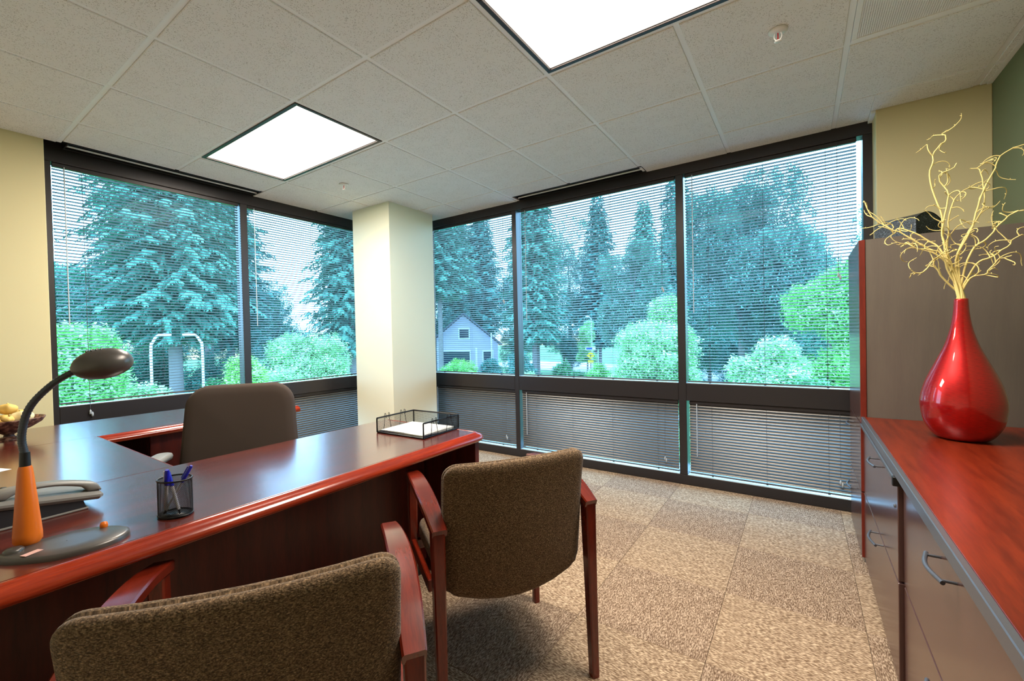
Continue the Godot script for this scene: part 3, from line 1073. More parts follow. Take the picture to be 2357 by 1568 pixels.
func build_phone() -> void:
	var t := thing("telephone", "grey office telephone with handset lying beside the desk lamp", "telephone", Vector3(-0.088, DESK, 1.69), 0.04)
	# local: the body slopes up towards +z; +x towards the visitors
	var st := S()
	var tilt := Basis(Vector3.RIGHT, -0.165)
	cbox(st, Vector3(0, 0.052, 0.0), Vector3(0.19, 0.022, 0.275), 0.008, tilt)
	var body := fin(st, "body", "phone_grey", t)
	st = S()
	var w0 := PackedVector3Array([Vector3(-0.085, 0.006, -0.10), Vector3(-0.085, 0.006, 0.125), Vector3(-0.085, 0.058, 0.125), Vector3(-0.085, 0.026, -0.095)])
	var w1 := PackedVector3Array()
	for p in w0:
		w1.append(p + Vector3(0.17, 0, 0))
	loft(st, [w0, w1], true, true)
	fin(st, "stand", "phone_dark", t)
	box("foot_plate", "phone_grey", t, Vector3(-0.09, 0.0, -0.105), Vector3(0.09, 0.0058, 0.135), 0.002)
	for r in 4:
		for c in 3:
			st = S()
			cbox(st, tilt * Vector3(-0.075 + 0.026 * c, 0.0125, 0.07 - 0.022 * r) + Vector3(0, 0.052, 0.0), Vector3(0.018, 0.006, 0.013), 0.002, tilt)
			fin(st, "key", "phone_dark", body)
	st = S()
	cbox(st, tilt * Vector3(-0.045, 0.0115, 0.108) + Vector3(0, 0.052, 0.0), Vector3(0.085, 0.004, 0.035), 0.001, tilt)
	fin(st, "display", "phone_dark", body)
	# handset: an arch with two thick ends, lying along the body
	st = S()
	var rings := []
	var n := 24
	for i in n + 1:
		var q := float(i) / n
		var e := absf(2.0 * q - 1.0)
		var top := 0.030 + 0.014 * (1.0 - e * e)
		var low := 0.0125 + 0.022 * (1.0 - pow(e, 1.8)) if e < 0.62 else 0.0125 + 0.022 * (1.0 - pow(0.62, 1.8)) * clampf((0.74 - e) / 0.12, 0.0, 1.0)
		if e > 0.9:
			top -= 0.012 * (e - 0.9) / 0.1
		rings.append(rect_ring(tilt * Vector3(0.062, (top + low) / 2, -0.132 + 0.205 * q) + Vector3(0, 0.052, 0), tilt * Vector3(0, 0, 1), Vector3.RIGHT, 0.046, top - low, 0.004))
	loft(st, rings, false, true)
	fin(st, "handset", "phone_grey", t)

func build_pen_cup() -> void:
	var t := thing("pen_cup", "oval black wire mesh pen cup on the desk", "pen cup", Vector3(0.262, DESK, 1.468), 0.35)
	var a := 0.042
	var b := 0.034
	var h := 0.096
	var st := S()
	for y in [0.004, h]:
		var pts := []
		for k in 41:
			var g := TAU * k / 40
			pts.append(Vector3(a * cos(g), y, b * sin(g)))
		tube(st, pts, 0.0022, 6, false)
	fin(st, "rim", "black_metal", t)
	st = S()
	for dirn in [-1.0, 1.0]:
		for k in 64:
			var pts := []
			for q in 9:
				var g: float = TAU * k / 64 + dirn * q / 8.0 * 1.9
				pts.append(Vector3(a * cos(g), 0.004 + (h - 0.004) * q / 8.0, b * sin(g)))
			tube(st, pts, 0.00042, 3, false)
	fin(st, "mesh_wall", "black_metal", t)
	st = S()
	lathe(st, [Vector2(0.041, 0.0), Vector2(0.042, 0.003), Vector2(0.0006, 0.0035)], 36, Vector3.ZERO, 1.0, b / a)
	fin(st, "bottom", "black_metal", t)
	var pens := [[Vector3(-0.018, 0.006, 0.012), Vector3(0.012, 0.128, 0.028), "blue-capped ballpoint pen with white clip leaning in the pen cup"], [Vector3(-0.020, 0.006, 0.016), Vector3(0.040, 0.128, -0.014), "slim blue-capped pen leaning across the pen cup"], [Vector3(0.022, 0.006, 0.006), Vector3(-0.006, 0.118, 0.012), "clear pen with dark tip standing upright in the pen cup"]]
	for k in 3:
		var e: Array = pens[k]
		var p := thing("pen", e[2], "pen", t.position, 0.35, "pens in the mesh cup")
		var d: Vector3 = (e[1] - e[0]).normalized()
		var l: float = (e[1] - e[0]).length()
		st = S()
		tube(st, [e[0] + d * 0.012, e[0] + d * l * 0.72], 0.0038, 8)
		fin(st, "barrel", "pen_clear", p)
		st = S()
		tube(st, [e[0], e[0] + d * 0.012], [0.0008, 0.0034], 8)
		fin(st, "tip", "black", p)
		st = S()
		tube(st, [e[0] + d * l * 0.66, e[0] + d * l * 0.97, e[0] + d * l], [0.0056, 0.0056, 0.0042] if k == 0 else [0.0048, 0.0046, 0.0034], 10)
		var cap := fin(st, "cap", "pen_blue", p)
		st = S()
		var off := d.cross(Vector3(0.3, 0, 1)).normalized() * 0.0068
		if off.z < 0:
			off = -off
		tube(st, [e[0] + d * l * 0.72 + off, e[0] + d * l * 0.96 + off], 0.0014, 6)
		fin(st, "clip", "white_plastic" if k == 0 else "pen_blue", cap)

func build_tray() -> void:
	var t := thing("letter_tray", "black wire mesh letter tray holding white paper at the desk end", "letter tray", Vector3(0.092, DESK, 0.435), 0.04)
	var w := 0.300
	var d := 0.245
	var h := 0.066
	var st := S()
	var A := Vector3(-w / 2, 0.004, d / 2)
	var B := Vector3(w / 2, 0.004, d / 2)
	var C := Vector3(w / 2, 0.004, -d / 2)
	var D := Vector3(-w / 2, 0.004, -d / 2)
	var U := Vector3(0, h, 0)
	for e in [[A, B], [B, C], [C, D], [D, A], [A, A + U], [B, B + U], [C, C + U], [D, D + U], [A + U, D + U], [D + U, C + U], [C + U, B + U]]:
		tube(st, [e[0], e[1]], 0.0036, 6)
	fin(st, "wire_frame", "black_metal", t)
	# mesh sides and bottom: crossing thin wires
	for e in [[A, D - A, U], [D, C - D, U], [B, C - B, U], [A, B - A, D - A]]:
		st = S()
		var n1 := int(e[1].length() / 0.0042)
		var n2 := int(e[2].length() / 0.0042)
		for k in range(1, n1):
			var p: Vector3 = e[0] + e[1] * k / n1
			tube(st, [p, p + e[2]], 0.00045, 3, false)
		for k in range(1, n2):
			var p: Vector3 = e[0] + e[2] * k / n2
			tube(st, [p, p + e[1]], 0.00045, 3, false)
		fin(st, "mesh_panel", "black_metal", t)
	# stacking hooks: pairs of hairpin wires on the two side walls
	for s in [-1.0, 1.0]:
		for zc in [0.055, -0.05]:
			for q in [-1.0, 1.0]:
				st = S()
				var x: float = s * (w / 2 + 0.004)
				var z: float = zc + q * 0.012
				tube(st, bez([Vector3(x, 0.006, z + q * 0.012), Vector3(x, h * 0.6, z + q * 0.006), Vector3(x, h + 0.012, z + 0.004), Vector3(x, h + 0.018, z), Vector3(x, h + 0.012, z - 0.004), Vector3(x, h - 0.006, z - 0.005)], 4), 0.0013, 6)
				fin(st, "stacking_hook", "black_metal", t)
	for k in 8:
		st = S()
		cbox(st, Vector3.ZERO, Vector3(0.272, 0.0011, 0.212), 0.0)
		var p := fin(st, "paper_sheet", "paper" if k != 2 else "paper_blue", self, t.position + Vector3(0.0, 0.0058 + 0.0012 * k, 0.004))
		p.rotation.y = 0.04 + 0.012 * ((k * 7) % 5 - 2)
		tag(p, "sheet of paper in the stack lying in the letter tray", "paper", "paper stacked in the letter tray")

func build_bowl() -> void:
	var c := Vector3(-1.565, DESK, 1.548)
	var t := thing("footed_bowl", "mottled brown footed bowl holding dried gourds at the desk corner", "bowl", c)
	var st := S()
	lathe(st, [Vector2(0.052, 0.0), Vector2(0.054, 0.004), Vector2(0.045, 0.009), Vector2(0.020, 0.014), Vector2(0.017, 0.024), Vector2(0.03, 0.034), Vector2(0.075, 0.052), Vector2(0.112, 0.078), Vector2(0.124, 0.098), Vector2(0.124, 0.102), Vector2(0.118, 0.100), Vector2(0.10, 0.080), Vector2(0.06, 0.056), Vector2(0.0006, 0.044)], 40)
	fin(st, "body", "bowl", t)
	var spots := [[Vector3(0.052, 0.104, -0.036), 0.043, "gourd_pale"], [Vector3(0.034, 0.102, 0.052), 0.038, "gourd"], [Vector3(-0.046, 0.104, -0.040), 0.038, "gourd"], [Vector3(-0.044, 0.104, 0.048), 0.034, "gourd_pale"], [Vector3(0.004, 0.148, 0.0), 0.034, "gourd"], [Vector3(0.092, 0.113, 0.014), 0.024, "gourd"]]
	for k in spots.size():
		var e: Array = spots[k]
		var g := thing("dried_gourd", ["pale cream ribbed gourd heaped in the brown footed bowl", "golden yellow ribbed gourd heaped in the brown footed bowl", "golden yellow gourd lying on top of the heap in the bowl"][2 if k == 4 else (0 if e[2] == "gourd_pale" else 1)], "gourd", c + e[0], k * 1.3, "dried gourds in the bowl")
		st = S()
		var rings := []
		for i in 13:
			var a := PI * i / 12.0
			var ring := PackedVector3Array()
			for q in 32:
				var b := TAU * q / 32
				var r: float = e[1] * maxf(sin(a), 0.03) * (1.0 + 0.07 * cos(b * 6.0))
				ring.append(Vector3(cos(b) * r, -cos(a) * e[1] * 0.72, sin(b) * r))
			rings.append(ring)
		loft(st, rings, false, true)
		var o := fin(st, "flesh", e[2], g)
		o.rotation = Vector3(0.5 * sin(k * 2.1), 0, 0.6 * cos(k * 1.7))
		st = S()
		tube(st, [Vector3(0, e[1] * 0.68, 0), Vector3(0.004, e[1] * 0.85, 0.002), Vector3(0.010, e[1] * 0.95, 0.003)], [0.006, 0.004, 0.004], 7)
		fin(st, "stalk", "branch", o)

# ------------------------------------------------------------------ vase with branches
func build_vase() -> void:
	var c := Vector3(2.168, 0.745, -0.50)
	var t := thing("red_vase", "glossy red teardrop vase with narrow neck on the worktop", "vase", c)
	var st := S()
	var raw := [Vector3(0.062, 0.0, 0), Vector3(0.085, 0.012, 0), Vector3(0.112, 0.060, 0), Vector3(0.124, 0.125, 0), Vector3(0.120, 0.175, 0), Vector3(0.104, 0.235, 0), Vector3(0.076, 0.305, 0), Vector3(0.052, 0.365, 0), Vector3(0.034, 0.430, 0), Vector3(0.024, 0.495, 0), Vector3(0.0205, 0.552, 0)]
	var prof := [Vector2(0.0006, 0.001)]
	for p in bez(raw, 5):
		prof.append(Vector2(p.x, p.y))
	prof.append_array([Vector2(0.019, 0.5545), Vector2(0.017, 0.552), Vector2(0.016, 0.50), Vector2(0.0006, 0.49)])
	lathe(st, prof, 56)
	fin(st, "body", "vase_red", t)
	# curly willow: label and the way each branch takes
	var r := RandomNumberGenerator.new()
	var ways := [
		["tallest curly willow branch in the red vase, hooked at its tip", [Vector3(-0.016, 0.553, 0.000), Vector3(-0.039, 0.710, 0.000), Vector3(-0.055, 0.781, 0.000), Vector3(-0.060, 0.886, 0.000), Vector3(-0.092, 1.032, 0.000), Vector3(-0.081, 1.134, 0.000), Vector3(-0.049, 1.195, 0.000), Vector3(-0.053, 1.222, 0.000), Vector3(-0.022, 1.227, 0.000)]],
		["curly willow branch in the vase rising beside the tallest one, bent right", [Vector3(-0.013, 0.552, 0.000), Vector3(-0.047, 0.727, 0.005), Vector3(-0.059, 0.832, 0.010), Vector3(-0.047, 0.967, 0.015), Vector3(-0.073, 1.039, 0.020), Vector3(-0.024, 1.078, 0.025)]],
		["tall curly willow branch in the vase leaning across the green wall", [Vector3(-0.007, 0.552, 0.000), Vector3(-0.021, 0.708, 0.000), Vector3(0.028, 0.837, 0.000), Vector3(0.050, 0.951, 0.000), Vector3(0.087, 1.043, 0.000), Vector3(0.110, 1.103, 0.000), Vector3(0.162, 1.114, 0.000)]],
		["forked curly willow branch in the vase in front of the wall corner", [Vector3(-0.004, 0.552, 0.000), Vector3(-0.013, 0.725, -0.007), Vector3(0.019, 0.825, -0.015), Vector3(0.063, 0.921, -0.022), Vector3(0.054, 1.043, -0.030), Vector3(0.026, 1.068, -0.038)]],
		["long willow branch in the vase stretching up past the damask box", [Vector3(-0.022, 0.553, 0.000), Vector3(-0.047, 0.693, 0.007), Vector3(-0.137, 0.790, 0.015), Vector3(-0.205, 0.852, 0.022), Vector3(-0.275, 0.916, 0.030), Vector3(-0.303, 0.993, 0.038)]],
		["drooping willow branch in the vase with tip before the window jamb", [Vector3(-0.019, 0.553, 0.000), Vector3(-0.051, 0.729, -0.004), Vector3(-0.107, 0.808, -0.009), Vector3(-0.186, 0.865, -0.013), Vector3(-0.199, 0.840, -0.017), Vector3(-0.219, 0.890, -0.021), Vector3(-0.284, 0.854, -0.026)]],
		["willow branch in the vase bending low towards the green wall", [Vector3(0.002, 0.551, 0.000), Vector3(0.020, 0.736, 0.005), Vector3(0.060, 0.780, 0.010), Vector3(0.105, 0.839, 0.015), Vector3(0.136, 0.868, 0.020), Vector3(0.153, 0.868, 0.025)]],
		["willow branch in the vase crossing the cabinet side towards the green wall", [Vector3(0.000, 0.552, 0.000), Vector3(0.030, 0.683, 0.015), Vector3(0.078, 0.709, 0.030), Vector3(0.118, 0.758, 0.045), Vector3(0.143, 0.776, 0.060)]],
		["lowest willow branch in the vase on the green wall side", [Vector3(0.005, 0.551, 0.000), Vector3(0.017, 0.634, 0.018), Vector3(0.053, 0.645, 0.036), Vector3(0.083, 0.689, 0.054), Vector3(0.111, 0.707, 0.072)]],
		["thin willow branch in the vase between the two tall ones", [Vector3(-0.010, 0.552, 0.000), Vector3(-0.031, 0.676, -0.010), Vector3(-0.041, 0.783, -0.020), Vector3(-0.026, 0.922, -0.030), Vector3(0.008, 0.987, -0.040), Vector3(0.064, 1.012, -0.050)]],
		["short looped willow branch in the vase beside the cabinet side panel", [Vector3(-0.022, 0.553, 0.000), Vector3(-0.061, 0.642, 0.013), Vector3(-0.088, 0.695, 0.025), Vector3(-0.078, 0.727, 0.038), Vector3(-0.118, 0.669, 0.050), Vector3(-0.159, 0.660, 0.062)]],
		["short willow branch in the vase pointing below the damask box", [Vector3(-0.016, 0.553, 0.000), Vector3(-0.043, 0.657, 0.015), Vector3(-0.076, 0.745, 0.030), Vector3(-0.142, 0.760, 0.045), Vector3(-0.164, 0.786, 0.060), Vector3(-0.195, 0.776, 0.075)]],
	]
	for k in ways.size():
		r.seed = 21 + k
		var b := thing("willow_branch", ways[k][0], "branch", c, 0.0, "willow branches in the vase")
		var an: float = TAU * k / ways.size()
		var way := [Vector3(cos(an) * 0.006, 0.492, sin(an) * 0.006)]
		way.append(Vector3(cos(an) * 0.010, 0.556, sin(an) * 0.010))
		for q in range(1, ways[k][1].size()):
			way.append(ways[k][1][q] + Vector3(0.007, 0, 0))
		var pts := bez(way, 5)
		# small kinks, stronger towards the tip
		var rad := []
		var bend := Vector3.ZERO
		for q in pts.size():
			var u := float(q) / (pts.size() - 1)
			if q % 2 == 0:
				bend = Vector3(r.randf_range(-1, 1), r.randf_range(-1, 1), r.randf_range(-1, 1)) * 0.006 * u
			if q > 6:
				pts[q] += bend
			rad.append(lerpf(0.0048, 0.0017, pow(u, 0.7)))
		st = S()
		tube(st, pts, rad, 6)
		var bark := fin(st, "stem", "branch", b)
		for q in 9:
			var i := int(pts.size() * (0.34 + 0.60 * q / 9.0))
			var a: Vector3 = pts[i]
			var along: Vector3 = (pts[i] - pts[i - 1]).normalized()
			var out := (Vector3(r.randf_range(-1, 1), r.randf_range(-0.5, 0.8), r.randf_range(-0.5, 0.5)) + along * 0.35).normalized()
			var tw := curl(a, a + out * 0.012, out, r.randf_range(0.03, 0.12), 0.0021, 0.0010, r, 0.42)
			st = S()
			tube(st, tw[0], tw[1], 5)
			for u in [0.45, 0.8]:
				var j := int(tw[0].size() * u)
				tube(st, [tw[0][j], tw[0][j] + Vector3(r.randf_range(-1, 1), r.randf_range(0, 1), r.randf_range(-1, 1)).normalized() * 0.006], [0.0017, 0.0008], 4)
			fin(st, "twig", "branch", bark)

func curl(p0: Vector3, p1: Vector3, dirn: Vector3, length: float, r0: float, r1: float, r: RandomNumberGenerator, amount: float) -> Array:
	var n := maxi(8, int(length / 0.009))
	var pts := [p0, p1]
	var d := ((p1 - p0).normalized() + dirn * 0.6).normalized()
	var p := p1
	var spin := Vector3(r.randf_range(-1, 1), r.randf_range(-1, 1), r.randf_range(-1, 1)).normalized()
	for i in n:
		if i % 5 == 0:
			spin = (spin + Vector3(r.randf_range(-1, 1), r.randf_range(-1, 1), r.randf_range(-1, 1)) * 1.4).normalized()
		d = d.rotated(spin, amount * r.randf_range(0.3, 1.2))
		p += d * length / n
		p.x = minf(p.x, XW - 2.168 - 0.03)
		pts.append(p)
	var rad := []
	for i in pts.size():
		rad.append(lerpf(r0, r1, float(i) / (pts.size() - 1)))
	return [pts, rad]

# ------------------------------------------------------------------ ceiling fittings
func build_ceiling_fittings() -> void:
	var tags := {"-3 0": "square-edged bright ceiling light panel above the credenza and left window", "1 0": "large bright ceiling light panel above the armchairs, by the sprinkler"}
	for c in [[-3, 0], [1, 0]]:
		var x0: float = c[0] * T + 0.012
		var x1: float = (c[0] + 2) * T - 0.012
		var z0: float = c[1] * T + 0.012
		var z1: float = (c[1] + 1) * T - 0.012
		var t := thing("ceiling_light", tags["%d %d" % c], "ceiling light", Vector3((x0 + x1) / 2, CEIL, (z0 + z1) / 2), 0.0, "fluorescent ceiling light panels")
		var hx := (x1 - x0) / 2
		var hz := (z1 - z0) / 2
		box("housing", "tee_white", t, Vector3(-hx, 0.02, -hz), Vector3(hx, 0.09, hz), 0.002)
		for s in [-1, 1]:
			box("trim_bar", "light_trim", t, Vector3(-hx, -0.006, s * hz - (0.022 if s > 0 else 0.0)), Vector3(hx, 0.019, s * hz + (0.022 if s < 0 else 0.0)), 0.002)
			box("trim_bar", "light_trim", t, Vector3(s * hx - (0.022 if s > 0 else 0.0), -0.0058, -hz + 0.022), Vector3(s * hx + (0.022 if s < 0 else 0.0), 0.0188, hz - 0.022), 0.002)
		box("diffuser", "diffuser", t, Vector3(-hx + 0.0225, 0.003, -hz + 0.0225), Vector3(hx - 0.0225, 0.010, hz - 0.0225), 0.001)
		var l := AreaLight3D.new()
		l.name = "panel_light"
		l.area_size = Vector2(2 * hx - 0.05, 2 * hz - 0.05)
		l.area_normalize_energy = true
		l.light_energy = 6.3
		l.light_color = Color(1.0, 0.958, 0.895)
		l.area_range = 12.0
		l.shadow_enabled = true
		t.add_child(l)
		l.position = Vector3(0, -0.001, 0)
		l.rotation.x = -PI / 2
	# sprinklers
	for e in [[Vector3(1.573, CEIL - 0.007, -0.30), "white fire sprinkler with red bulb beside the large light panel"], [Vector3(-1.50, CEIL - 0.007, -0.31), "white fire sprinkler in the ceiling tile near the column"]]:
		var t := thing("fire_sprinkler", e[1], "sprinkler", e[0], 0.0, "ceiling sprinklers")
		var st := S()
		lathe(st, [Vector2(0.012, -0.010), Vector2(0.028, -0.008), Vector2(0.037, -0.002), Vector2(0.037, 0.0)], 28)
		fin(st, "escutcheon", "sprinkler_white", t)
		st = S()
		for s in [-1.0, 1.0]:
			tube(st, bez([Vector3(s * 0.010, -0.008, 0), Vector3(s * 0.014, -0.022, 0), Vector3(s * 0.010, -0.036, 0), Vector3(0, -0.044, 0)], 4), 0.0026, 6)
		lathe(st, [Vector2(0.0006, -0.047), Vector2(0.014, -0.046), Vector2(0.014, -0.044), Vector2(0.0006, -0.043)], 16)
		fin(st, "frame_arms", "sprinkler_white", t)
		st = S()
		tube(st, [Vector3(0, -0.010, 0), Vector3(0, -0.040, 0)], 0.0024, 8)
		fin(st, "glass_bulb", "red_bulb", t)
	# perforated return-air panel
	var g := thing("air_return_panel", "white perforated return air panel in the ceiling above the tall cabinet", "air vent", Vector3(3.5 * T, CEIL, -0.5 * T))
	var h := T / 2 - 0.013
	box("duct_top", "galvanized", g, Vector3(-h, 0.11, -h), Vector3(h, 0.115, h), 0.0)
	for s in [-1, 1]:
		box("duct_side", "galvanized", g, Vector3(s * h - 0.003, 0.012, -h), Vector3(s * h + 0.003, 0.11, h), 0.0)
		box("duct_side", "galvanized", g, Vector3(-h, 0.012, s * h - 0.003), Vector3(h, 0.11, s * h + 0.003), 0.0)
	for s in [-1, 1]:
		box("border", "tee_white", g, Vector3(-h, -0.004, s * h - (0.02 if s > 0 else 0.0)), Vector3(h, 0.012, s * h + (0.02 if s < 0 else 0.0)), 0.001)
		box("border", "tee_white", g, Vector3(s * h - (0.02 if s > 0 else 0.0), -0.0038, -h + 0.02), Vector3(s * h + (0.02 if s < 0 else 0.0), 0.0118, h - 0.02), 0.001)
	var st := S()
	var nbar := 70
	for k in nbar:
		var q := -h + 0.02 + (2 * h - 0.04) * (k + 0.5) / nbar
		cbox(st, Vector3(q, 0.0, 0), Vector3(0.0042, 0.0015, 2 * h - 0.04), 0.0)
		cbox(st, Vector3(0, 0.0008, q), Vector3(2 * h - 0.04, 0.0015, 0.0042), 0.0)
	fin(st, "perforated_face", "tee_white", g).set_meta("kind", "stuff")
	# slot diffusers along both windows
	for e in [[true, "black slot air diffuser in the ceiling along the left window"], [false, "black slot air diffuser in the ceiling along the middle window"]]:
		var along: float = 1.18 if e[0] else 1.19
		var t := thing("slot_diffuser", e[1], "air vent", Vector3(-2.30, CEIL, 0.59) if e[0] else Vector3(0.03, CEIL, -1.525), PI / 2 if e[0] else 0.0, "slot diffusers by the windows")
		# local x along the slot
		box("trough", "galvanized", t, Vector3(-along / 2, 0.115, -0.068), Vector3(along / 2, 0.12, 0.068), 0.0)
		for z in [-0.068, 0.065]:
			box("trough_side", "galvanized", t, Vector3(-along / 2, 0.03, z), Vector3(along / 2, 0.115, z + 0.003), 0.0)
		for z in [-0.068, -0.004, 0.056]:
			box("flange", "black" if z != -0.004 else "tee_white", t, Vector3(-along / 2, -0.006, z), Vector3(along / 2, 0.03 if z != -0.004 else 0.004, z + (0.012 if z != -0.004 else 0.008)), 0.001)
		for s in [-1, 1]:
			box("end_cap", "black", t, Vector3(s * along / 2 - 0.004, -0.006, -0.068), Vector3(s * along / 2 + 0.004, 0.03, 0.068), 0.001)

# ------------------------------------------------------------------ outdoors
func spray_mesh() -> ArrayMesh:
	# a drooping fan of needled twigs, about one metre long, along +x
	var st := S()
	var r := RandomNumberGenerator.new()
	r.seed = 3
	for k in 22:
		var u := r.randf()
		var a := Vector3(u * 0.9, -0.12 * u * u, 0)
		var s := -1.0 if k % 2 == 0 else 1.0
		var tip := a + Vector3(0.22 + 0.1 * r.randf(), -0.10 - 0.14 * r.randf(), s * (0.34 - 0.22 * u) * r.randf_range(0.6, 1.1))
		var w := Vector3(-0.06, 0.015, 0.06 * s)
		st.set_smooth_group(-1)
		tri(st, a + w, tip, a - w * 0.6, a + Vector3(0, -1, 0))
	st.generate_normals()
	return st.commit()

func leaf_mesh() -> ArrayMesh:
	# a loose clump of leaves of about half a metre
	var st := S()
	var r := RandomNumberGenerator.new()
	r.seed = 4
	for k in 26:
		var p := Vector3(r.randf_range(-1, 1), r.randf_range(-1, 1), r.randf_range(-1, 1))
		p = p.normalized() * pow(r.randf(), 0.4) * 0.30
		var a := Vector3(r.randf_range(-1, 1), r.randf_range(-0.7, 0.3), r.randf_range(-1, 1)).normalized() * 0.085
		var b := a.cross(Vector3(r.randf_range(-0.4, 0.4), 1, r.randf_range(-0.4, 0.4))).normalized() * 0.038
		st.set_smooth_group(-1)
		quad(st, p - a, p + b, p + a, p - b, p - Vector3(0, 1, 0))
	st.generate_normals()
	return st.commit()

var spray: ArrayMesh
var clump: ArrayMesh

func foliage(parent: Node, mesh: ArrayMesh, m: String, xf: Array, tint: Array) -> void:
	var mm := MultiMesh.new()
	mm.transform_format = MultiMesh.TRANSFORM_3D
	mm.use_colors = true
	mm.mesh = mesh
	mm.instance_count = xf.size()
	for i in xf.size():
		mm.set_instance_transform(i, xf[i])
		mm.set_instance_color(i, tint[i])
	var o := MultiMeshInstance3D.new()
	o.multimesh = mm
	o.material_override = M[m]
	o.name = "foliage"
	o.set_meta("kind", "stuff")
	parent.add_child(o, true)

func fir(x: float, z: float, top: float, low: float, radius: float, c: Color, sd: int, label: String, trunk := 0.19, dens := 1.0) -> void:
	var r := RandomNumberGenerator.new()
	r.seed = sd
	var t := thing("fir_tree", label, "tree", Vector3(x, GROUND, z), 0.0, "evergreens outside")
	var h := top - GROUND
	var st := S()
	tube(st, [Vector3.ZERO, Vector3(0.05, h * 0.3, 0.03), Vector3(0, h * 0.97, 0)], [trunk * 1.25, trunk, 0.03], 9)
	fin(st, "trunk", "bark", t)
	var xf := []
	var tint := []
	var y0 := low - GROUND
	var y := y0
	while y < h - 0.2:
		var u := (y - y0) / (h - y0)
		var L := radius * pow(1.0 - u, 0.75) * minf(1.0, 0.65 + u * 3.0) * r.randf_range(0.8, 1.15)
		var n := int(8 * dens)
		var a0 := r.randf() * TAU
		for k in n:
			var a := a0 + TAU * k / n + r.randf_range(-0.3, 0.3)
			var l := L * r.randf_range(0.65, 1.1)
			var d := Vector3(cos(a), 0, sin(a))
			var s := 0.35
			while s < l:
				for q in 2:
					var sc := 0.66 * r.randf_range(0.75, 1.25) * (0.75 + 0.5 * (1.0 - s / maxf(l, 0.1)))
					var p := d * s + Vector3(0, y + 0.22 * s - 0.30 * s * s / maxf(radius, 1.0) + r.randf_range(-0.15, 0.15), 0)
					var b := Basis(Vector3.UP, -a + (0.75 if q == 0 else -0.75) * r.randf_range(0.2, 1.0)) * Basis(Vector3.BACK, -0.15 - 0.35 * r.randf()) * Basis(Vector3.RIGHT, r.randf_range(-0.4, 0.4))
					xf.append(Transform3D(b.scaled(Vector3(sc, sc, sc)), p))
					tint.append(c * r.randf_range(0.6, 1.45))
				s += 0.27
		y += 0.34 / dens
	foliage(t, spray, "fir", xf, tint)

func broadleaf(x: float, z: float, top: float, low: float, radius: float, c: Color, sd: int, label: String, group: String, count := 1500, called := "leafy_tree", leaf := 1.0) -> void:
	var r := RandomNumberGenerator.new()
	r.seed = sd
	var t := thing(called, label, "tree" if called == "leafy_tree" else "shrub", Vector3(x, GROUND, z), 0.0, group)
	var yc := (top + low) / 2 - GROUND
	var hh := (top - low) / 2
	var st := S()
	tube(st, [Vector3.ZERO, Vector3(0.04, yc * 0.5, 0.02), Vector3(0, yc + hh * 0.4, 0)], [0.05 + 0.05 * radius, 0.03 + 0.04 * radius, 0.03], 8)
	var lobes := []
	for k in 16:
		var d := Vector3(r.randf_range(-1, 1), r.randf_range(-1, 1), r.randf_range(-1, 1)).normalized() * pow(r.randf(), 0.45)
		var c0 := Vector3(d.x * radius * 0.72, yc + d.y * hh * 0.75, d.z * radius * 0.72)
		var taper := 1.0 - 0.45 * maxf(0.0, d.y)
		c0.x *= taper
		c0.z *= taper
		lobes.append([c0, minf(radius, hh) * r.randf_range(0.30, 0.48)])
		if k < 6:
			tube(st, [Vector3(0, yc * 0.6 + 0.1 * k, 0), c0 * 0.55 + Vector3(0, yc * 0.42, 0), c0], [0.03 + 0.02 * radius, 0.03, 0.012], 6)
	fin(st, "trunk", "bark", t)
	var xf := []
	var tint := []
	for k in int(count * 1.7):
		var e: Array = lobes[r.randi() % lobes.size()]
		var d := Vector3(r.randf_range(-1, 1), r.randf_range(-1, 1), r.randf_range(-1, 1)).normalized()
		var p: Vector3 = e[0] + d * e[1] * pow(r.randf(), 0.3)
		var sc := 0.74 * r.randf_range(0.7, 1.3) * leaf
		xf.append(Transform3D(Basis.from_euler(Vector3(r.randf_range(-0.5, 0.5), r.randf() * TAU, r.randf_range(-0.5, 0.5))).scaled(Vector3(sc, sc, sc)), p))
		tint.append(c * r.randf_range(0.7, 1.3))
	foliage(t, clump, "leafy", xf, tint)

func street_lamp(x: float, z: float, top: float, arm: Vector3, label: String) -> void:
	var t := thing("street_lamp", label, "street lamp", Vector3(x, GROUND, z), 0.0, "white street lamps")
	var h := top - GROUND
	var st := S()
	tube(st, bez([Vector3.ZERO, Vector3(0, h * 0.5, 0), Vector3(0, h - 0.55, 0), Vector3(0, h - 0.25, 0) + arm * 0.06, Vector3(0, h - 0.05, 0) + arm * 0.16, Vector3(0, h, 0) + arm * 0.28], 6), 0.045, 10)
	fin(st, "pole", "lamp_post", t)
	st = S()
	var c := Vector3(0, h + 0.01, 0) + arm * 0.40
	var rings := []
	for e in [[-0.20, 0.05], [-0.12, 0.10], [0.0, 0.13], [0.12, 0.12], [0.19, 0.05]]:
		var ring := PackedVector3Array()
		for k in 12:
			var a := TAU * k / 12
			ring.append(c + arm * e[0] + arm.cross(Vector3.UP) * cos(a) * e[1] + Vector3(0, sin(a) * e[1] * 0.6, 0))
		rings.append(ring)
	loft(st, rings, false, true)
	fin(st, "lamp_head", "lamp_post", t)

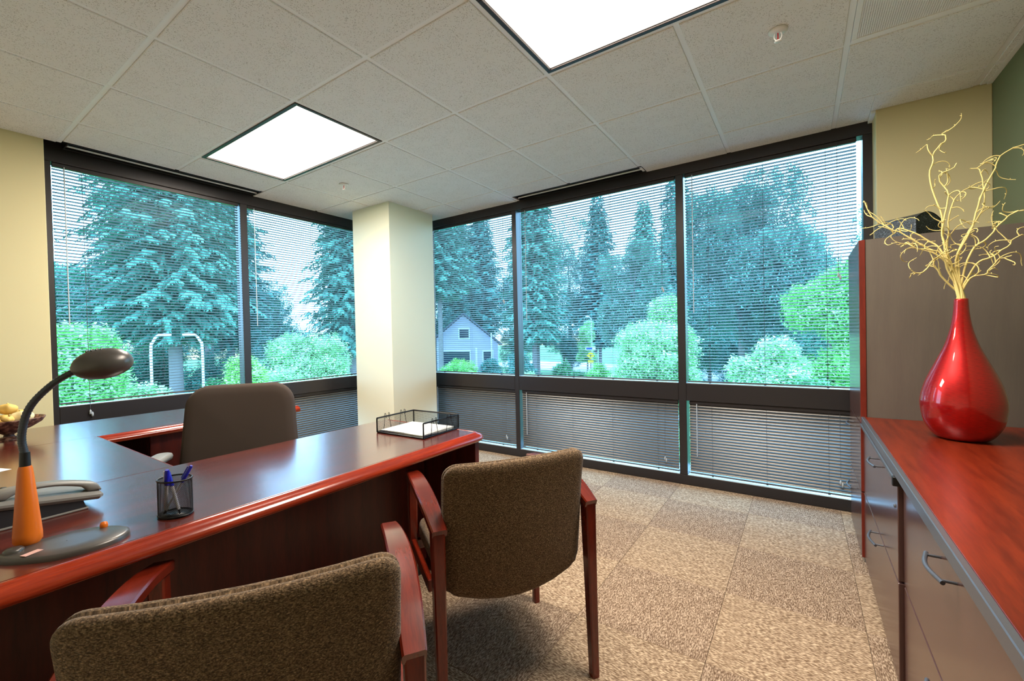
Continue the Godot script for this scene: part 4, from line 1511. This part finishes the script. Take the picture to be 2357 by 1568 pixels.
func build_outside() -> void:
	spray = spray_mesh()
	clump = leaf_mesh()
	var g := struct("lawn")
	box("turf", "lawn", g, Vector3(-150, GROUND - 0.5, -170), Vector3(90, GROUND, 60), 0.0)
	g = struct("parking_lot")
	box("paving", "paving", g, Vector3(-12.5, GROUND - 0.1, -13.2), Vector3(20, GROUND + 0.03, 9.0), 0.0)
	g = struct("road")
	var st := S()
	cbox(st, Vector3(-19, GROUND + 0.02, -58), Vector3(60, 0.06, 14), 0.0, Basis(Vector3.UP, -0.3))
	fin(st, "carriageway", "asphalt", g)
	st = S()
	cbox(st, Vector3(-13, GROUND + 0.015, -40), Vector3(6, 0.06, 34), 0.0, Basis(Vector3.UP, 0.35))
	fin(st, "side_road", "asphalt", g)

	var dark := Color(0.11, 0.29, 0.27)
	var mid := Color(0.19, 0.43, 0.37)
	var ev := "tall dark green evergreen outside "
	fir(-21.2, -5.5, 17.0, 1.4, 3.6, mid, 101, ev + "between the two street lamps, trunk showing", 0.24, 1.15)
	fir(-25.4, -8.4, 19.0, 2.2, 3.4, dark, 102, ev + "behind the street lamp nearer the mullion", 0.20)
	fir(-30.1, -7.1, 20.0, 1.5, 3.6, dark, 103, ev + "standing farther back behind the street lamps", 0.24)
	fir(-20.6, 0.6, 14.0, 2.5, 2.6, dark, 104, ev + "reaching in from the yellow wall side")
	fir(-26.6, -10.0, 15.0, 1.0, 2.8, dark, 105, ev + "beside the dark mullion, sky next to it")
	fir(-19.6, -13.4, 20.0, 0.6, 2.9, mid, 106, ev + "left of the cream column", 0.22, 1.15)
	fir(-24.0, -25.2, 21.0, 4.6, 3.6, mid, 107, ev + "beside the gabled house")
	fir(-31.0, -40.0, 19.0, 1.0, 4.4, dark, 108, ev + "behind the gabled house and pole")
	fir(-17.0, -29.1, 19.0, 0.8, 3.2, mid, 109, ev + "over the middle window, next to the mullion")
	fir(-21.0, -53.0, 21.0, -0.5, 4.6, dark, 110, ev + "with its spire over the road sign")
	fir(-16.0, -57.0, 20.0, -0.5, 4.6, mid, 111, ev + "right of the spire that tops the road sign")
	fir(-7.0, -36.0, 16.0, 0.5, 2.8, dark, 112, ev + "behind the light tree at the mullion")
	fir(-34.0, -39.0, 20.0, 0.5, 4.2, mid, 113, ev + "rising right behind the gabled house roof", 0.22)
	fir(-19.6, -34.0, 19.0, 0.5, 3.4, dark, 114, ev + "between the gabled house and the mullion")
	# broad dark tree in the right window
	broadleaf(-1.2, -26.0, 11.6, -1.5, 5.2, Color(0.15, 0.32, 0.29), 120, "large dark spreading tree outside the window beside the tall cabinet", "dark spreading trees", 5200, "leafy_tree", 1.15)
	broadleaf(-23.0, -56.0, 15.0, -2.0, 6.5, Color(0.19, 0.37, 0.32), 121, "greyish green rounded tree outside the middle window", "dark spreading trees", 2400, "leafy_tree", 1.1)
	broadleaf(-9.3, -31.0, 10.5, -2.0, 3.2, Color(0.21, 0.39, 0.33), 122, "greyish green tree outside, left of the bright tree at the mullion", "dark spreading trees", 2200, "leafy_tree", 1.1)
	# bright foliage
	var br := Color(0.30, 0.66, 0.20)
	var yl := Color(0.40, 0.74, 0.20)
	var lt := Color(0.44, 0.72, 0.38)
	broadleaf(-14.1, -0.6, 2.2, -3.0, 2.0, br, 131, "bright green leafy tree outside beside the yellow wall", "bright leafy trees", 2200)
	broadleaf(-15.0, -5.4, 0.9, -3.0, 1.3, yl, 132, "yellow-green leafy tree beside the street lamp at the mullion", "bright leafy trees", 1200)
	broadleaf(-15.8, -8.1, 2.3, -3.2, 2.3, lt, 133, "light green rounded tree outside, left of the cream column", "bright leafy trees", 2600)
	broadleaf(-19.6, -45.6, 3.6, -3.6, 1.5, lt, 134, "slender light green tree outside behind the road sign", "bright leafy trees", 1200)
	broadleaf(-3.6, -17.8, 3.3, -3.4, 2.5, lt, 135, "light green rounded tree outside, crossing the mullion of the right windows", "bright leafy trees", 3000)
	broadleaf(0.7, -15.1, 1.4, -3.4, 1.3, lt, 136, "light green low tree outside below the dark spreading tree", "bright leafy trees", 1300)
	broadleaf(3.0, -18.6, 4.4, -3.4, 2.6, br, 137, "bright green leafy tree outside next to the tall cabinet", "bright leafy trees", 3000)
	# shrubs low down
	var sh := [[-13.2, -2.4, -0.6, 1.6], [-13.0, -4.2, -1.2, 1.3], [-16.8, -2.9, 0.2, 1.5], [-17.8, -6.6, 0.3, 1.6], [-19.5, -22.0, -0.6, 1.8], [-16.8, -20.0, -1.3, 1.6], [-13.5, -23.5, -1.1, 1.6], [-13.2, -27.5, -0.9, 1.8], [-10.8, -28.5, -0.9, 1.6], [-7.2, -24.5, -0.8, 1.6], [-1.4, -14.5, -0.9, 1.4], [1.9, -13.8, -0.4, 1.3], [-9.5, -20.5, -1.8, 1.3], [-22.5, -26.5, -0.4, 2.0]]
	var un := [[-25.0, -3.6, 1.2, 2.2], [-27.5, -6.0, 1.6, 2.4], [-24.0, -8.2, 0.9, 2.0], [-29.0, -2.0, 1.8, 2.6], [-26.0, -13.0, 1.4, 2.2], [-18.2, -15.6, 0.6, 1.8], [-15.6, -24.6, -0.2, 1.8], [-29.0, -45.0, 3.0, 3.2], [-25.0, -50.0, 2.6, 3.2], [-13.5, -52.0, 2.6, 3.2], [-9.5, -47.0, 3.0, 3.2], [-5.6, -42.0, 2.6, 3.0], [-2.4, -36.0, 1.6, 2.6], [1.6, -34.0, 2.0, 2.8], [-18.6, -25.4, -0.6, 1.4], [-6.0, -29.5, 0.0, 2.2]]
	var shrub_labels := ["bright green shrub outside below the street lamp, yellow wall side", "yellow-green shrub outside at the foot of the window by the credenza", "light green shrub outside between yellow wall and street lamp", "dark green shrub outside next to the street lamp by the mullion", "bright green shrub outside in front of the gabled house", "yellow-green shrub outside at the gabled house corner", "light green shrub outside near the foot of the thin white pole", "dark green shrub outside left of the slender light tree", "bright green shrub outside below the slender light tree", "yellow-green shrub outside left of the rounded tree at the mullion", "light green shrub outside below the rounded tree at the mullion", "dark green shrub outside next to the tall cabinet window corner", "bright green low shrub outside at the edge of the paving", "yellow-green shrub outside behind the pole by the gabled house"]
	for k in sh.size():
		var e: Array = sh[k]
		broadleaf(e[0], e[1], e[2], GROUND + 0.1, e[3], [br, yl, lt, Color(0.10, 0.30, 0.12)][k % 4], 150 + k, shrub_labels[k], "shrubs outside", 1000, "shrub")
	for k in un.size():
		var e: Array = un[k]
		broadleaf(e[0], e[1], e[2], GROUND + 0.1, e[3], [Color(0.07, 0.24, 0.20), Color(0.10, 0.31, 0.22)][k % 2], 180 + k, "dark green undergrowth bush standing outside among the tree trunks", "undergrowth outside", 1300, "shrub")
	# forest behind
	var far := [[-46, 2], [-45, -6], [-44, -13], [-42, -20], [-38, -28], [-36, -38], [-30, -46], [-26, -54], [-20, -70], [-9, -70], [-3, -48], [3, -46], [8, -40]]
	for k in far.size():
		var e: Array = far[k]
		broadleaf(e[0], e[1], (7.0 if k < 4 or k > 10 else 15.0) + (k * 37 % 5), GROUND + 0.3, 5.0 if k < 4 else 6.5, [Color(0.13, 0.31, 0.28), Color(0.16, 0.36, 0.30), Color(0.12, 0.29, 0.27)][k % 3], 200 + k, "dark green woodland tree standing far back outside", "woodland far outside", 1800, "leafy_tree", 1.6)
	street_lamp(-17.6, -3.6, 1.45, Vector3(0.30, 0, -0.954), "white street lamp outside with its arm bent towards the fir trunk, yellow wall side")
	street_lamp(-17.1, -5.0, 1.45, Vector3(-0.30, 0, 0.954), "white street lamp outside with its arm bent towards the fir trunk, mullion side")
	street_lamp(-16.7, -40.3, 2.9, Vector3(-0.9, 0, 0.43), "thin street lamp outside rising beside the road sign")
	# plain pole by the house
	st = S()
	tube(st, [Vector3.ZERO, Vector3(0, 5.6, 0)], 0.06, 8)
	var pole := fin(st, "utility_pole", "lamp_post", self, Vector3(-20.9, GROUND, -28.3))
	tag(pole, "thin white pole standing outside in front of the gabled house", "pole")
	build_house()
	build_sign()

func build_house() -> void:
	var t := thing("gabled_house", "pale lilac gabled house among trees beyond the narrow window", "house", Vector3(-26.6, GROUND, -29.5), deg_to_rad(42))
	# local +z faces the office
	box("walls", "siding", t, Vector3(-4.5, 0, -6), Vector3(4.5, 4.6, 0), 0.0)
	var st := S()
	loft(st, [PackedVector3Array([Vector3(-2.2, 4.6, -6), Vector3(4.5, 4.6, -6), Vector3(1.15, 7.4, -6)]), PackedVector3Array([Vector3(-2.2, 4.6, 0), Vector3(4.5, 4.6, 0), Vector3(1.15, 7.4, 0)])], true, true)
	fin(st, "gable", "siding", t)
	st = S()
	cbox(st, Vector3(-0.70, 6.02, -3), Vector3(4.9, 0.14, 6.6), 0.0, Basis(Vector3.BACK, 0.696))
	cbox(st, Vector3(3.00, 6.02, -3), Vector3(4.9, 0.14, 6.6), 0.0, Basis(Vector3.BACK, -0.696))
	fin(st, "roof", "roof", t)
	st = S()
	cbox(st, Vector3(-3.3, 5.0, -2.9), Vector3(3.2, 0.14, 6.4), 0.0, Basis(Vector3.BACK, 0.5))
	fin(st, "side_roof", "roof", t)
	for e in [[-3.4, 3.2, 1.0, 1.0], [0.4, 3.1, 2.6, 1.5], [3.5, 3.2, 0.9, 1.2], [1.2, 5.6, 0.9, 0.9]]:
		var w := box("window", "siding_trim", t, Vector3(e[0] - e[2] / 2 - 0.1, e[1] - e[3] / 2 - 0.1, 0), Vector3(e[0] + e[2] / 2 + 0.1, e[1] + e[3] / 2 + 0.1, 0.08), 0.0)
		box("pane", "house_window", w, Vector3(-e[2] / 2, -e[3] / 2, 0.041), Vector3(e[2] / 2, e[3] / 2, 0.06), 0.0)
	box("balcony", "siding_trim", t, Vector3(-1.2, 1.6, 0), Vector3(2.4, 2.4, 1.2), 0.0)
	for x in [-1.1, 2.3]:
		box("balcony_post", "siding_trim", t, Vector3(x - 0.08, 0, 1.0), Vector3(x + 0.08, 4.2, 1.16), 0.0)

func build_sign() -> void:
	var t := thing("road_sign", "yellow diamond road sign under a blue and white street name plate", "road sign", Vector3(-14.4, GROUND, -34.7), deg_to_rad(22))
	var st := S()
	tube(st, [Vector3.ZERO, Vector3(0, 4.1, 0)], 0.04, 8)
	fin(st, "post", "steel_grey", t)
	st = S()
	cbox(st, Vector3(0, 3.34, 0.05), Vector3(0.52, 0.52, 0.02), 0.0, Basis(Vector3.BACK, PI / 4))
	var dm := fin(st, "diamond_plate", "sign_yellow", t)
	st = S()
	cbox(st, Vector3(0, 3.30, 0.065), Vector3(0.05, 0.32, 0.006), 0.0)
	cbox(st, Vector3(0, 3.36, 0.065), Vector3(0.22, 0.05, 0.006), 0.0)
	fin(st, "symbol", "black", dm)
	box("name_plate", "sign_white", t, Vector3(-0.45, 3.78, 0.03), Vector3(0.45, 4.14, 0.05), 0.0)
	box("plate_band", "sign_blue", t, Vector3(-0.38, 3.88, 0.0501), Vector3(0.16, 4.04, 0.054), 0.0)
	box("lower_plate", "sign_yellow", t, Vector3(-0.25, 2.62, 0.03), Vector3(0.25, 2.88, 0.05), 0.0)
